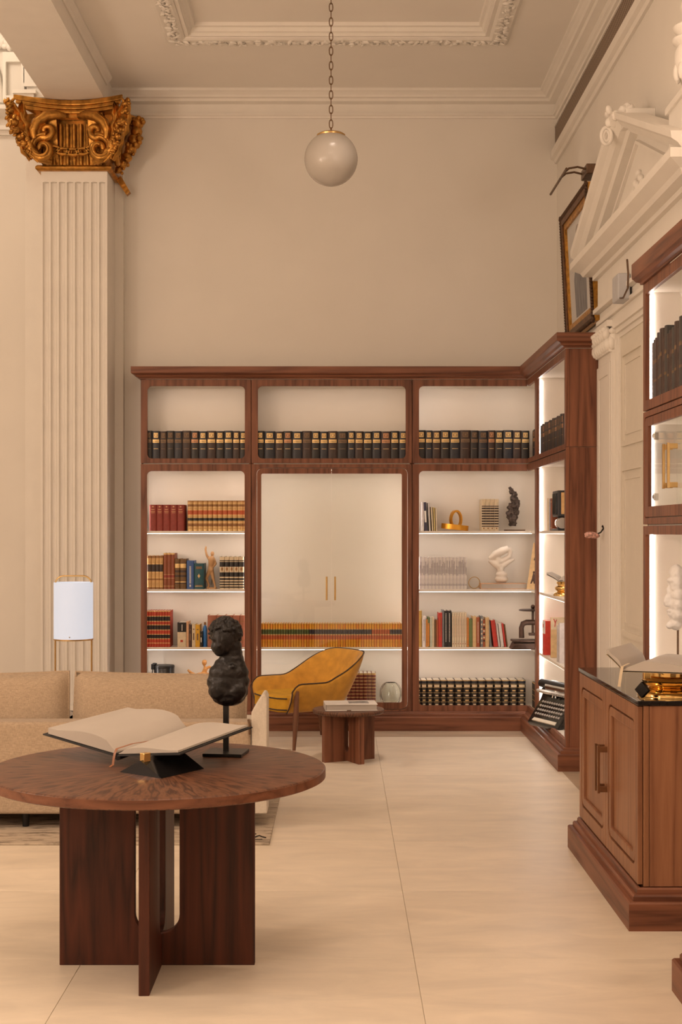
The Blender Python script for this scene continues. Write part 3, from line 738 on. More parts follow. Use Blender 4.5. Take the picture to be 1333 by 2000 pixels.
cframe('y', x0+.002, XLEG, *Z_UP, *ZU_OPEN, sw, .036, YC, YC+FT).build('upper_face_frame', WZ, ur_, bevel=.002)
cframe('y', x0+.002, XLEG, *Z_LO, *ZL_OPEN, sw, .036, YC, YC+FT).build('lower_face_frame', WZ, ur_, bevel=.002)
cframe('x', LY+.001, YC, *Z_UP, *ZU_OPEN, .045, .036, XLEG, XLEG+FT).build('upper_face_frame', WZ, ur_, bevel=.002)
cframe('x', LY+.001, YC, *Z_LO, *ZL_OPEN, .045, .036, XLEG, XLEG+FT).build('lower_face_frame', WZ, ur_, bevel=.002)
BACKX = 1.788
m = MB(); m.box(x0+.004, BACKX+.012, BACKY, BACKY+.012, .15, 2.84); m.box(BACKX, BACKX+.012, LY, BACKY, .15, 2.84); m.build('back_panel', CREAM, ur_)
s_ = MB().box(x0+.002, x0+.018, YC+FT+.001, BACKY, .15, 2.84).build('side_panel', WZ, ur_); MB().box(x0+.018, x0+.022, YC+FT+.001, BACKY-.001, .192, 2.83).build('liner', CREAM, s_)
def Lsh(a, z0, z1, name, root):
    return MB().prism([(x0+.022, YC+a), (XLEG+a, YC+a), (XLEG+a, LY+.003), (BACKX-.001, LY+.003), (BACKX-.001, BACKY-.001), (x0+.022, BACKY-.001)], 'z', z0, z1).build(name, CREAM, root)
Lsh(FT+.001, .15, FLOOR_LO, 'bottom_panel', ur_); Lsh(FT+.001, 2.11, FLOOR_UP, 'middle_panel', ur_); Lsh(FT+.001, 2.80, 2.84, 'top_panel', ur_)
for z in SHELF_Z:
    s_ = Lsh(.03, z-.020, z, 'shelf', ur_)
    MB().box(x0+.03, XLEG+.04, YC+.033, YC+.066, z-.0225, z-.0201).build('led_strip', LED, s_)
for z in (2.80, 2.11): MB().box(x0+.06, XLEG+.02, YC+.045, YC+.067, z-.004, z).build('led_strip', LED, ur_)
for (z0, z1) in ((.25, 2.08), (2.22, 2.78)):
    MB().box(x0+.0225, x0+.028, YC+.034, YC+.046, z0, z1).build('led_strip', LEDV, ur_)
    MB().box(XLEG+.034, XLEG+.046, LY+.003, LY+.009, z0, z1).build('led_strip', LEDV, ur_)
# unit along the right wall
LN = 9.31
ug = thing('bookcase_unit', 'walnut bookcase unit on right wall with tall plain end panel', 'bookcase', (1.66, (LN+LY)/2, 0))
MB().plate('x', (LN+.001, LY-.001, *Z_UP), (LN+.05, LY-.05, *ZU_OPEN), .012, XLEG, XLEG+FT).build('upper_face_frame', WZ, ug, bevel=.002)
MB().plate('x', (LN+.001, LY-.001, *Z_LO), (LN+.05, LY-.05, *ZL_OPEN), .012, XLEG, XLEG+FT).build('lower_face_frame', WZ, ug, bevel=.002)
MB().box(BACKX, BACKX+.012, LN+.02, LY-.002, .15, 2.84).build('back_panel', CREAM, ug)
for (z0, z1) in ((.15, 2.175), (2.178, 2.84)):
    MB().box(XLEG+.026, XW-.003, LN+.001, LN+.018, z0, z1).build('end_panel', WZ, ug, bevel=.0015)
    MB().box(XLEG+.003, XLEG+.025, LN-.001, LN+.018, z0, z1).build('edge_strip', WZ, ug, bevel=.0015)
MB().box(XLEG+FT+.001, BACKX, LY-.018, LY-.002, .15, 2.84).build('side_panel', CREAM, ug)
MB().box(XLEG+FT+.001, BACKX, LN+.019, LN+.023, .15, 2.84).build('liner', CREAM, ug)
for (a, b_, nm) in ((.15, FLOOR_LO, 'bottom_panel'), (2.11, FLOOR_UP, 'middle_panel'), (2.80, 2.84, 'top_panel')):
    MB().box(XLEG+FT+.001, BACKX, LN+.023, LY-.018, a, b_).build(nm, CREAM, ug)
for z in SHELF_Z:
    s_ = MB().box(XLEG+.03, BACKX-.001, LN+.024, LY-.019, z-.020, z).build('shelf', CREAM, ug)
    MB().box(XLEG+.033, XLEG+.066, LN+.03, LY-.03, z-.0225, z-.0201).build('led_strip', LED, s_)
for (z0, z1) in ((.21, 2.09), (2.21, 2.78)):
    MB().box(XLEG+.032, XLEG+.044, LY-.026, LY-.0185, z0, z1).build('led_strip', LEDV, ug)
    MB().box(XLEG+.034, XLEG+.046, LN+.0235, LN+.030, z0, z1).build('led_strip', LEDV, ug)
# continuous crown and plinth
bpath = [(XD[0], YB-.002), (XD[0], YC), (XLEG, YC), (XLEG, LN), (XW-.004, LN)]
CROWN = [(0,2.842),(.012,2.842),(.014,2.852),(.03,2.858),(.04,2.872),(.066,2.882),(.07,2.888),(.07,2.938),(0,2.938)]
cr = thing('crown_moulding', 'walnut crown moulding running along the top of corner bookcase', 'moulding', (0, YC, 2.84))
MB().sweep(bpath[:3], CROWN, left=False).xf(Matrix.Identity(4)).build('back_run', WX, cr)
MB().sweep(bpath, CROWN, left=False)  # (mitre reference)
def run(path, prof, i0, i1, name, mat, root):
    """one straight stretch of a mitred moulding"""
    P = [Vector(p) for p in path]; K = len(prof); vs = []
    for i in (i0, i1):
        ns = []
        if i > 0: d = (P[i]-P[i-1]).normalized(); ns.append(Vector((d.y,-d.x)))
        if i < len(P)-1: d = (P[i+1]-P[i]).normalized(); ns.append(Vector((d.y,-d.x)))
        b = ns[0] if len(ns) == 1 else (ns[0]+ns[1])/(ns[0]+ns[1]).dot(ns[0])
        vs += [(P[i].x+b.x*o, P[i].y+b.y*o, z) for o,z in prof]
    fs = [[k, (k+1)%K, K+(k+1)%K, K+k] for k in range(K)] + [list(range(K)), list(range(K,2*K))]
    return MB().add(vs, fs).build(name, mat, root)
for o_ in list(cr.children): bpy.data.objects.remove(o_)
run(bpath, CROWN, 0, 1, 'end_return', WY, cr); run(bpath, CROWN, 1, 2, 'back_run', WX, cr); run(bpath, CROWN, 2, 3, 'side_run', WY, cr); run(bpath, CROWN, 3, 4, 'end_return', WX, cr)
PLINTH = [(0,0),(.062,0),(.062,.108),(.056,.115),(.04,.115),(.040,.132),(.034,.138),(.02,.138),(.016,.152),(0,.152)]
pl = thing('plinth', 'stepped walnut plinth running along the foot of corner bookcase', 'plinth', (0, YC, 0))
run(bpath, PLINTH, 0, 1, 'end_return', WY, pl); run(bpath, PLINTH, 1, 2, 'back_run', WX, pl); run(bpath, PLINTH, 2, 3, 'side_run', WY, pl); run(bpath, PLINTH, 3, 4, 'end_return', WX, pl)

# ------------------------------------------------------------------ base cabinet with hutch, right foreground
BXF, BYN, BYF = 1.211, 5.60, 6.98
STONET = plain('black_polished_stone', (.018,.016,.015), .05, 0, var=.3, scale=9)
def base_cabinet(label):
    r = thing('base_cabinet', label, 'cabinet', (1.5, (BYN+BYF)/2, 0))
    m = MB(); m.box(BXF+.026, XW-.012, BYN+.022, BYF-.022, .10, .897); m.build('carcass', WZ, r)
    MB().box(BXF+.045, XW-.012, BYN, BYN+.02, .165, .897).build('end_panel', walnut('walnut_end_panel', 'z', (.36,.165,.085), (.17,.066,.034)), r, bevel=.0015)
    MB().box(BXF+.022, BXF+.043, BYN-.001, BYN+.02, .165, .897).build('edge_strip', WZL, r, bevel=.0015)
    MB().box(BXF+.026, XW-.012, BYF-.02, BYF, .165, .897).build('end_panel', WZ, r, bevel=.0015)
    mid = (BYN+BYF)/2
    for (a, b_, s_) in ((BYN+.014, mid-.002, 1), (mid+.002, BYF-.004, -1)):
        z0, z1 = .17, .893
        d = MB().plate('x', (a, b_, z0, z1), (a+.052, b_-.052, z0+.062, z1-.062), .05, BXF, BXF+.02).build('door', WZL, r, bevel=.002)
        MB().rring('x', (a+.062, b_-.062, z0+.072, z1-.072), (a+.105, b_-.105, z0+.112, z1-.112), .042, .008, BXF+.002, BXF+.018).build('inner_frame', WZL, d, bevel=.004)
        MB().box(BXF+.0165, BXF+.0195, a+.05, b_-.05, z0+.06, z1-.06).build('panel', WZL, d)
        hy = (b_-.03) if s_ > 0 else (a+.03)
        h = MB(); h.box(BXF-.045, BXF-.033, hy-.008, hy+.008, .42, .635)
        for z in (.425, .605): h.box(BXF-.034, BXF+.001, hy-.007, hy+.007, z, z+.026)
        h.build('handle', plain('bronze_handle', (.24,.12,.06), .35, .7), d, bevel=.002)
    path = [(XW-.006, BYF), (BXF+.006, BYF), (BXF+.006, BYN), (XW-.006, BYN)]
    P3 = [(0,0),(.056,0),(.056,.108),(.05,.115),(.034,.115),(.034,.132),(.028,.139),(.016,.139),(.014,.156),(.008,.163),(0,.163)]
    run(path, P3, 0, 1, 'plinth_return', WX, r); run(path, P3, 1, 2, 'plinth_front', WY, r); run(path, P3, 2, 3, 'plinth_return', WX, r)
    return r
def countertop(label):
    r = MB().box(BXF-.004, XW-.006, BYN-.006, BYF+.006, .899, .918).build('countertop', STONET, None, bevel=.002)
    return tag(r, label, 'countertop')
bc = base_cabinet('walnut base cabinet with two panelled doors and black stone top, right foreground')
ct = countertop('polished black stone countertop carrying the open book on brass stand')
bc2 = base_cabinet('second walnut cabinet, only its stepped plinth corner shows at lower right edge')
ct2 = countertop('black stone top of the cabinet cut off at lower right edge')
DY2 = 4.83 - (BYF+.056)
bc2.location.y += DY2; ct2.location.y += DY2
# hutch
HN, HF, HX = 5.62, 6.93, 1.522
hu = thing('display_hutch', 'walnut display hutch with lit niches and glass doors on base cabinet', 'display cabinet', (1.66, (HN+HF)/2, .918))
for (z0, z1, o0, o1) in ((.9185, 1.632, .935, 1.59), (2.206, 2.84, 2.255, 2.786)):
    MB().plate('x', (HN, HF, z0, z1), (HN+.05, HF-.05, o0, o1), .014, HX, HX+FT).build('face_frame', WZ, hu, bevel=.002)
hm = (HN+HF)/2
MB().plate('x', (HN, HF, 1.640, 2.200), (HN+.024, HF-.024, 1.672, 2.172), .03, HX, HX+FT).build('door_surround_frame', WZ, hu, bevel=.002)
for (uo, gu, sg) in ((HN+.028, HN+.105, 1), (HF-.028, HF-.105, -1)):
    d = cdoor(hu, 'x', uo, hm-sg*.0015, 1.676, 2.168, gu, 1.728, 2.124, .03, HX+.001, HX+.019, WZ, .006)
    hy = hm - sg*.045
    h = MB(); h.box(HX-.046, HX-.034, hy-.007, hy+.007, 1.80, 2.005)
    for z in (1.803, 1.978): h.box(HX-.035, HX+.002, hy-.006, hy+.006, z, z+.024)
    h.build('handle', BRASS, d, bevel=.002)
    for z in (1.775, 2.075):
        q_ = HN+.10 if sg > 0 else HF-.10
        h = MB(); h.box(HX+.022, HX+.034, q_, q_+sg*.06, z-.010, z+.010); h.box(HX+.03, HX+.05, q_-sg*.005, q_+sg*.02, z-.018, z+.018); h.tube([(HX+.028, q_+sg*.045, z-.012), (HX+.028, q_+sg*.045, z+.012)], .009, 8)
        h.build('hinge', CHROME, d)
MB().box(BACKX, XW-.006, HN+.002, HF-.002, .919, 2.84).build('back_panel', CREAM, hu)
for (a, b_, c, e_) in ((HF-.018, HF-.001, HF-.022, HF-.018), (HN+.001, HN+.018, HN+.018, HN+.022)):
    s_ = MB().box(HX+FT+.001, BACKX, a, b_, .919, 2.84).build('side_panel', WZ, hu); MB().box(HX+FT+.001, BACKX-.001, c, e_, .93, 2.83).build('liner', CREAM, s_)
for (z0, z1) in ((1.60, 1.70), (2.14, 2.25), (2.80, 2.84), (.919, .926)):
    MB().box(HX+FT+.001, BACKX-.001, HN+.022, HF-.022, z0, z1).build('shelf', CREAM, hu)
for (z0, z1) in ((.94, 1.59), (1.705, 2.135), (2.255, 2.79)):
    MB().box(HX+.033, HX+.043, HF-.030, HF-.0225, z0, z1).build('led_strip', LEDV, hu)
    MB().box(HX+.034, HX+.046, HN+.0225, HN+.030, z0, z1).build('led_strip', LEDV, hu)
hpath = [(XW-.006, HF), (HX, HF), (HX, HN), (XW-.006, HN)]
HCROWN = [(0,2.842),(.012,2.842),(.014,2.852),(.03,2.858),(.04,2.872),(.046,2.876),(.048,2.888),(.048,2.95),(0,2.95)]
run(hpath, HCROWN, 0, 1, 'crown_return', WX, hu); run(hpath, HCROWN, 1, 2, 'crown', WY, hu); run(hpath, HCROWN, 2, 3, 'crown_return', WX, hu)
# ================================================================== books
BM = {}
def bm_(key, col, rough=.55, metal=0.0):
    if key not in BM: BM[key] = plain('cover_' + key, col, rough, metal, var=.12, scale=35)
    return BM[key]
GILT = plain('gilt_print', (.72,.50,.22), .4, .5, var=.15, scale=60); COPPER = plain('copper_print', (.55,.28,.14), .45, .4, var=.2, scale=60)
DULL = plain('worn_gilt_print', (.22,.14,.08), .6, .2, var=.3, scale=60)
def book_mesh(w, h, d, bands, bulge=.22, t=.003):
    """cover of one book: rounded spine towards -y, two boards; bands = [(z fraction up to, material slot)]"""
    mb = MB(); n = 6; hw = w/2; sp = []
    for k in range(n+1):
        a = PI*k/n; sp.append((-hw*math.cos(a), -bulge*hw*math.sin(a)))
    outer = sp + [(hw, d)]; inner = [(hw-t, d), (hw-t, .006), (-hw+t, .006), (-hw+t, d)]; outer = outer + inner + [(-hw, d)]
    N_ = len(outer); zs = [0.0] + [b[0]*h for b in bands]
    zs[-1] = h; vs = [(x,y,z) for z in zs for x,y in outer]
    base = len(mb.v); mb.v += vs
    for i in range(len(zs)-1):
        for k in range(N_):
            q = (k+1) % N_; is_sp = k < n
            mb.f.append([base+i*N_+k, base+i*N_+q, base+(i+1)*N_+q, base+(i+1)*N_+k]); mb.m.append(bands[i][1] if is_sp else 0); mb.sm.append(is_sp)
    mb.f.append([base+k for k in range(N_)][::-1]); mb.m.append(0); mb.sm.append(False)
    L0 = base+(len(zs)-1)*N_
    mb.f.append([L0+k for k in range(N_)]); mb.m.append(0); mb.sm.append(False)
    return mb
CACHE = {}
def put_book(label, group, loc, w, h, d, mats, bands=((1.0,0),), rz=0.0, lean=0.0, marks=(), bulge=.22, pitch=0.0):
    """marks = [(u0,u1,v0,v1,material)] print on the spine, as fractions of width and height"""
    key = (round(w,4), round(h,4), round(d,3), tuple(bands), tuple(m.name for m in mats), bulge)
    if key not in CACHE: CACHE[key] = (book_mesh(w, h, d, bands, bulge).mesh('book', mats), MB().box(-w/2+.0032, w/2-.0032, .004, d-.004, .003, h-.003).mesh('pages', PAPER))
    me, pg = CACHE[key]
    o = inst('book', me, None, loc, (pitch, lean, rz))
    tag(o, label, 'book', group)
    inst('pages', pg, o)
    for (u0, u1, v0, v1, mt) in marks:
        k2 = (key, u0, u1, v0, v1, mt.name)
        if k2 not in CACHE:
            b_ = MB(); n = 4; pts = []
            for q in range(n+1):
                u = -w/2 + w*(u0+(u1-u0)*q/n); a = math.acos(max(-1, min(1, -u/(w/2)))); pts.append((u, -bulge*w/2*math.sin(a)-.0008))
            vs = [(x,y,h*v0) for x,y in pts] + [(x,y,h*v1) for x,y in pts]
            b_.add(vs, [[q, q+1, n+2+q, n+1+q] for q in range(n)], 0, True)
            CACHE[k2] = b_.mesh('spine_print', mt)
        inst('spine_print', CACHE[k2], o)
    return o
YS = YC + .038                                     # plane of the spines in the back bookcase
def row(edges, top, zshelf, lab, group, mats, bands=((1.0,0),), d=.19, marksf=None, bulge=.22, jit=.0, ys=YS, matsf=None, total_word='from left'):
    """a run of books standing side by side; edges are the pixel columns between them"""
    for k in range(len(edges)-1):
        a, b_ = U(edges[k], ys), U(edges[k+1], ys); h = V(top + (jit*((k*37) % 5 - 2) if jit else 0), ys) - zshelf
        put_book(lab.format(n=nth(k+1)), group, ((a+b_)/2, ys + .002*((k*7)%3), zshelf+.0008), (b_-a)-.0008, h, d, matsf(k) if matsf else mats, bands, marks=marksf(k) if marksf else (), bulge=bulge)
def cut(off, sc, vals): return [off + v/sc for v in vals]

INK = bm_('black_leather', (.016,.013,.013), .42); INK2 = bm_('dark_brown_leather', (.045,.025,.02), .45); NAVY = bm_('blue_black_leather', (.02,.022,.032), .42)
def black_marks(k, pal='ggdggdcgggggg'):
    c = {'g': GILT, 'd': DULL, 'c': COPPER}[pal[k % len(pal)]]
    return [(.22,.78,.76,.93,c), (.30,.70,.80,.89,INK2), (.40,.60,.81,.88,c), (.08,.92,.58,.70,c), (.16,.84,.62,.635,INK), (.2,.8,.36,.375,DULL if c is DULL else GILT)]
def bmats(k): return [[INK, INK2, NAVY][(k*5) % 3]]
e1 = cut(240, 4.76, [207,272,345,408,478,553,633,708,783,866,943,1022,1088,1150])
row(e1, 842, FLOOR_UP, '{n} from left of the thick black volumes, upper left niche', 'black volumes in the upper left niche', [INK], marksf=lambda k: black_marks(k,'dgddddcggggggg'), matsf=bmats, jit=.25)
e2 = cut(480, 3.92, [76,143,227,290,357,435,505,570,632,703,782,838,902,970,1038,1112,1175,1244])
row(e2, 842.5, FLOOR_UP, '{n} from left of the thick black volumes, upper middle niche', 'black volumes in the upper middle niche', [INK], marksf=lambda k: black_marks(k,'gggcgdgggdggggcgggd'), matsf=bmats, jit=.25)
e3 = cut(780, 4.443, [155,230,290,362,442,530,620,690,772,835,905,990,1062,1132])
row(e3, 841, FLOOR_UP, '{n} from left of the thick black volumes, upper right niche', 'black volumes in the upper right niche', [INK], marksf=lambda k: black_marks(k,'gggggdddcggggd'), matsf=bmats, jit=.25)
XS = XLEG + .036                                   # plane of the spines on the right wall
def leg_row(y_far, widths, heights, zshelf, lab, group, matsf, d=.19, marksf=None, bands=((1.0,0),), xs=XS, bulge=.22):
    y = y_far
    for k, w_ in enumerate(widths):
        put_book(lab.format(n=nth(k+1)), group, (xs, y-w_/2, zshelf+.0008), w_-.001, heights[k % len(heights)], d, matsf(k), bands, rz=-PI/2, marks=marksf(k) if marksf else (), bulge=bulge); y -= w_
leg_row(11.14, [.060,.064,.066,.062,.066,.05], [.222,.226,.22,.224], FLOOR_UP, '{n} dark volume from the corner, upper row turning onto right wall', 'dark volumes in the corner niche', bmats, d=.185, marksf=lambda k: black_marks(k,'dcd'))
leg_row(LY-.035, [.075,.068,.08,.07,.075,.07,.078,.072,.07,.075,.07,.08,.07,.078,.07], [.228,.232,.226,.235,.23], FLOOR_UP, '{n} dark volume from the light strip, upper niche of right wall unit', 'dark volumes in the upper niche on the right wall', bmats, marksf=lambda k: black_marks(k,'ddcd'))
BLOT = plain('mottled_leather', (.06,.035,.028), .5, 0, var=.6, scale=45)
leg_row(HF-.045, [.032,.034,.04,.03,.03,.055,.045,.05,.045,.05,.05,.05,.04,.05,.05,.05], [.29,.30,.305,.325,.32,.335,.33,.335], 2.251, '{n} worn dark volume from the far end, hutch top niche', 'worn dark volumes in the hutch', lambda k: [[BLOT, INK2, bm_('charcoal_leather',(.05,.045,.042),.45)][(k*2) % 3]], marksf=lambda k: [(.1,.9,.6,.66,DULL), (.1,.9,.3,.34,DULL)] if k % 3 else [])

# left unit, first shelf
S1, S2, S3, S4 = [z for z in SHELF_Z] + [FLOOR_LO]
MAROON = bm_('maroon_cloth', (.28,.048,.035), .6)
row(cut(260,5.127,[165,235,300,372,442,513]), 986, S1, '{n} from left of the five plain maroon books', 'maroon cloth books', [MAROON],
    marksf=lambda k: [(.25,.75,.80,.83,COPPER), (.2,.8,.72,.745,COPPER), (.25,.75,.68,.695,COPPER), (.38,.62,.90,.95,COPPER)], bulge=.3)
TAN = bm_('tan_calf', (.60,.36,.14), .5); CLRED = bm_('red_title_leather', (.50,.10,.03), .5); BRN = bm_('brown_calf', (.30,.14,.045), .5)
row(cut(260,5.127,[547,600,650,702,750,798,848,897,947,997,1045,1100,1150]), 978, S1, '{n} from left of the twelve tan gilt-banded volumes', 'tan gilt banded volumes',
    [TAN, GILT, CLRED, INK, BRN], ((.06,1),(.12,0),(.145,1),(.25,4),(.275,1),(.32,0),(.335,1),(.43,3),(.445,1),(.52,0),(.54,1),(.68,2),(.70,1),(.78,0),(.80,1),(.88,4),(.90,1),(.97,0),(1.0,4)), bulge=.3)
row(cut(260,5.127,[143,185,225,265,301]), 1085.5, S2, '{n} from left of four pale calf volumes with dark bands', 'pale calf volumes',
    [TAN, BRN, INK2, GILT], ((.06,1),(.08,3),(.27,0),(.32,1),(.34,3),(.50,0),(.52,3),(.74,2),(.76,3),(.93,0),(1.0,1)), bulge=.3)
RUST = bm_('russet_leather', (.27,.075,.03), .45)
row(cut(260,5.127,[306,342,380,417]), 1080.5, S2, '{n} from left of three tall russet volumes', 'russet volumes', [RUST, GILT, MAROON], ((.08,0),(.09,1),(.30,0),(.31,1),(.40,2),(.41,1),(.96,0),(1.0,1)), bulge=.3)
OLIVE = bm_('olive_brown_cloth', (.16,.085,.03), .55)
row(cut(260,5.127,[419,470,533]), 1091.5, S2, '{n} of two brown volumes with dark swirling ornament', 'ornamented brown volumes', [OLIVE, GILT, INK2], ((.18,0),(.22,2),(.25,1),(.40,0),(.46,2),(.55,0),(.62,2),(.70,0),(.84,1),(.86,2),(1.0,0)), bulge=.25)
BLUE = bm_('blue_cloth', (.05,.12,.34), .5); TEAL = bm_('teal_cloth', (.015,.085,.11), .5); WHT = bm_('white_print', (.75,.72,.66), .6)
put_book('blue book with vertical white lettering next to teal book', 'blue and teal books', (U(372,YS), YS, S2+.0008), .058, V(1095,YS)-S2, .19, [BLUE], marks=[(.40,.60,.08,.16,WHT)]+[(.38,.62,.20+.028*k,.215+.028*k,WHT) for k in range(22)], lean=0)
put_book('teal book with gilt emblem beside wooden mannequin', 'blue and teal books', (U(389,YS), YS, S2+.0008), .078, V(1100.5,YS)-S2, .19, [TEAL], marks=[(.18,.82,.78,.88,DULL), (.38,.62,.48,.54,GILT), (.46,.54,.43,.59,GILT), (.1,.9,.10,.12,GILT), (.15,.85,.13,.16,DULL)])
CRM = bm_('ivory_leather', (.70,.58,.40), .55)
row(cut(260,5.127,[868,917,965,1012,1060,1112]), 1087.5, S2, '{n} from left of five black and ivory banded volumes', 'black and ivory volumes',
    [INK, CRM, GILT], ((.04,1),(.08,0),(.12,1),(.16,0),(.20,1),(.24,0),(.28,1),(.34,0),(.38,1),(.41,0),(.52,0),(.54,1),(.69,1),(.71,0),(.84,0),(.86,1),(.89,0),(1.0,1)), marksf=lambda k: [(.3,.7,.58,.66,BRN), (.44,.56,.54,.69,BRN)], bulge=.3)
RED = bm_('scarlet_leather', (.48,.055,.025), .5)
row(cut(260,5.127,[127,157,184,211,238,265,292,319,346,373]), 1193, S3, '{n} from left of nine scarlet and black gilt volumes', 'scarlet and black volumes',
    [RED, GILT, INK, CRM], ((.10,0),(.12,1),(.22,0),(.24,1),(.34,2),(.36,1),(.46,0),(.48,1),(.60,2),(.62,1),(.70,0),(.72,1),(.84,2),(.86,1),(.97,0),(1.0,1)), bulge=.35)
CREAMC = bm_('cream_card', (.74,.62,.44), .6); PEACH = bm_('peach_card', (.70,.42,.25), .6); YEL = bm_('yellow_card', (.72,.40,.03), .5); ESPR = bm_('espresso_cloth', (.07,.03,.02), .5); PALEY = bm_('pale_yellow_card', (.72,.58,.25), .6)
put_book('thick black and cream book with small red seal', 'mixed books on the third left shelf', (U(355.2,YS), YS, S3+.0008), .070, V(1216,YS)-S3, .18, [INK, CREAMC], ((.61,1),(1.0,0)), marks=[(.35,.65,.20,.29,RED), (.5,.58,.66,.92,WHT)], bulge=.05)
sb = [(366.5,4.5,1214,PEACH,'slim peach book next to the black and cream book'), (371.8,5.5,1220,ESPR,'slim espresso brown book between peach and cream books'),(378.5,6.5,1219,CREAMC,'cream paperback left of the yellow book'),
      (386.3,8.5,1220,YEL,'bright yellow book on the third left shelf'), (393.2,4.5,1233,INK,'short black booklet between yellow and blue books')]
for (c, wpx, tp, mt, lb) in sb:
    put_book(lb, 'mixed books on the third left shelf', (U(c,YS), YS, S3+.0008), wpx*YS/F, V(tp,YS)-S3, .15, [mt], marks=[(.3,.7,.75,.80,DULL), (.3,.7,.3,.6,DULL if mt is not INK else WHT)] if mt is not PEACH else (), bulge=.1)
bo = thing('blue_bottle', 'small blue bottle-shaped box at end of mixed books', 'bottle', (U(400,YS), YS+.03, S3))
MB().lathe([(.0,0),(.0155,0),(.0165,.006),(.0165,.145),(.012,.165),(.007,.172),(.007,.178)], (U(400,YS), YS+.03, S3+.0008), 16).build('body', bm_('bright_blue',(.03,.17,.50),.35), bo)
MB().lathe([(.0085,.178),(.0085,.20),(0,.201)], (U(400,YS), YS+.03, S3+.0008), 12).build('cap', BRN, bo)
TERRA = bm_('terracotta_leather', (.36,.13,.075), .55)
row(cut(260,5.127,[747,835,920,1000,1070,1125]), 1202, S3, '{n} from left of the terracotta volumes behind the black bust', 'terracotta volumes', [TERRA, BRN], ((.2,0),(.22,1),(.5,0),(.52,1),(.8,0),(.82,1),(1.0,0)), bulge=.3)

# centre unit
AMB = bm_('amber_leather', (.80,.37,.03), .45); GRN = bm_('green_title', (.07,.10,.03), .5); NVY = bm_('navy_title', (.03,.028,.05), .5)
n = 55; ea = [U(508,YS+.01) + (U(787.5,YS+.01)-U(508,YS+.01))*k/n for k in range(n+1)]
ORNG = bm_('orange_leather', (.74,.27,.025), .45)
for k in range(n):
    tc_ = GRN if k < 19 else NVY if k < 43 else CLRED if k < 50 else NVY
    put_book('%s from left of the slim amber volumes behind glass' % nth(k+1), 'amber leather set behind the glass doors', ((ea[k]+ea[k+1])/2, YS+.01, S3+.0008), ea[1]-ea[0]-.0012, V(1217.5,YS+.01)-S3, .14,
             [AMB if (k*3) % 7 < 5 else ORNG, CLRED, tc_, GILT], ((.32,0),(.50,1),(.54,3),(.74,2),(.76,3),(.97,0),(1.0,3)), bulge=.9)
OX = bm_('oxblood_leather', (.20,.035,.025), .45)
row(cut(664, 1.0, [14,22,30.2,38.2,46.2,54.2,62.2,70.6]), 1315, FLOOR_LO, '{n} from left of the oxblood volumes behind the amber armchair', 'oxblood volumes', [OX, GILT], tuple((round(.05+.1*k,3),0) if q == 0 else (round(.075+.1*k,3),1) for k in range(10) for q in (0,1))[:-1]+((1.0,1),), bulge=.4)

# right unit
SILV = bm_('pale_grey_card', (.62,.58,.56), .6); NAVYC = bm_('navy_card', (.045,.04,.075), .5)
sh = [(826.5,4.5,980,SILV,0,'white slipcase at left end of the gilt ring shelf'), (833,6.0,981,NAVYC,-.05,'navy book leaning beside the white slipcase'), (840.5,3.0,982,SILV,-.05,'thin white booklet right of the navy book'), (846,2.6,990,CREAMC,-.05,'first thin cream pamphlet left of the gilt rings'),
      (850,2.4,991,PALEY,-.04,'second thin cream pamphlet left of the gilt rings'), (853.5,2.2,992,CREAMC,-.03,'thin cream pamphlet nearest the gilt rings')]
for (c, wpx, tp, mt, ln, lb) in sh:
    put_book(lb, 'thin books on the first right shelf', (U(c,YS), YS+.01, S1+.001), wpx*YS/F, V(tp,YS)-S1, .16, [mt], lean=ln, bulge=.05, marks=[(.2,.8,.3,.7,WHT)] if mt is NAVYC else ())
row([941.5,949.8,958.1,966.4,974.8], 975, S1, '{n} from left of four ivory volumes with brown ladder bands', 'ivory volumes with ladder bands', [CRM, INK2, BRN],
    ((.13,0),(.16,1),(.20,0),(.25,1),(.28,0),(.33,1),(.36,0),(.41,1),(.44,0),(.49,1),(.52,0),(.57,1),(.60,0),(.65,1),(.68,0),(.73,1),(.76,0),(.79,1),(1.0,0)), bulge=.15, marksf=lambda k: [(.35,.65,.06,.10,BRN)])
n = 40; PRG = bm_('grey_print', (.33,.30,.32), .6)
MAGS = [bm_('magazine_white', (.74,.70,.68), .55), bm_('magazine_pale_grey', (.60,.56,.56), .55), bm_('magazine_warm_white', (.70,.66,.62), .55)]
for k in range(n):
    a = 819.5 + (912.5-819.5)*k/n; w_ = (912.5-819.5)/n*YS/F; q = random.Random(k)
    z0 = q.uniform(.42,.50)
    put_book('%s from left of the slim white magazines on second right shelf' % nth(k+1), 'slim white magazines', (U(a,YS)+w_/2, YS+.006, S2+.0008), w_-.0008, V(1088.5,YS)-S2+q.uniform(-.003,.003), .15, [MAGS[k*7 % 3]], bulge=.02,
             marks=[(.25,.75,z0,.62+q.uniform(0,.3),PRG), (.25,.75,.10,.16,PRG), (.3,.7,.2,.3,SILV)])
GRNC = bm_('green_card', (.14,.19,.07), .55); ORC = bm_('orange_card', (.60,.24,.05), .55); MINT = bm_('mint_card', (.56,.60,.50), .55); REDC = bm_('bright_red_card', (.55,.045,.03), .5); OCH = bm_('ochre_card', (.50,.34,.09), .55)
RUSTC = bm_('rust_card', (.38,.10,.035), .55); BUFF = bm_('buff_card', (.66,.46,.24), .6); SLATE = bm_('slate_card', (.20,.21,.22), .55)
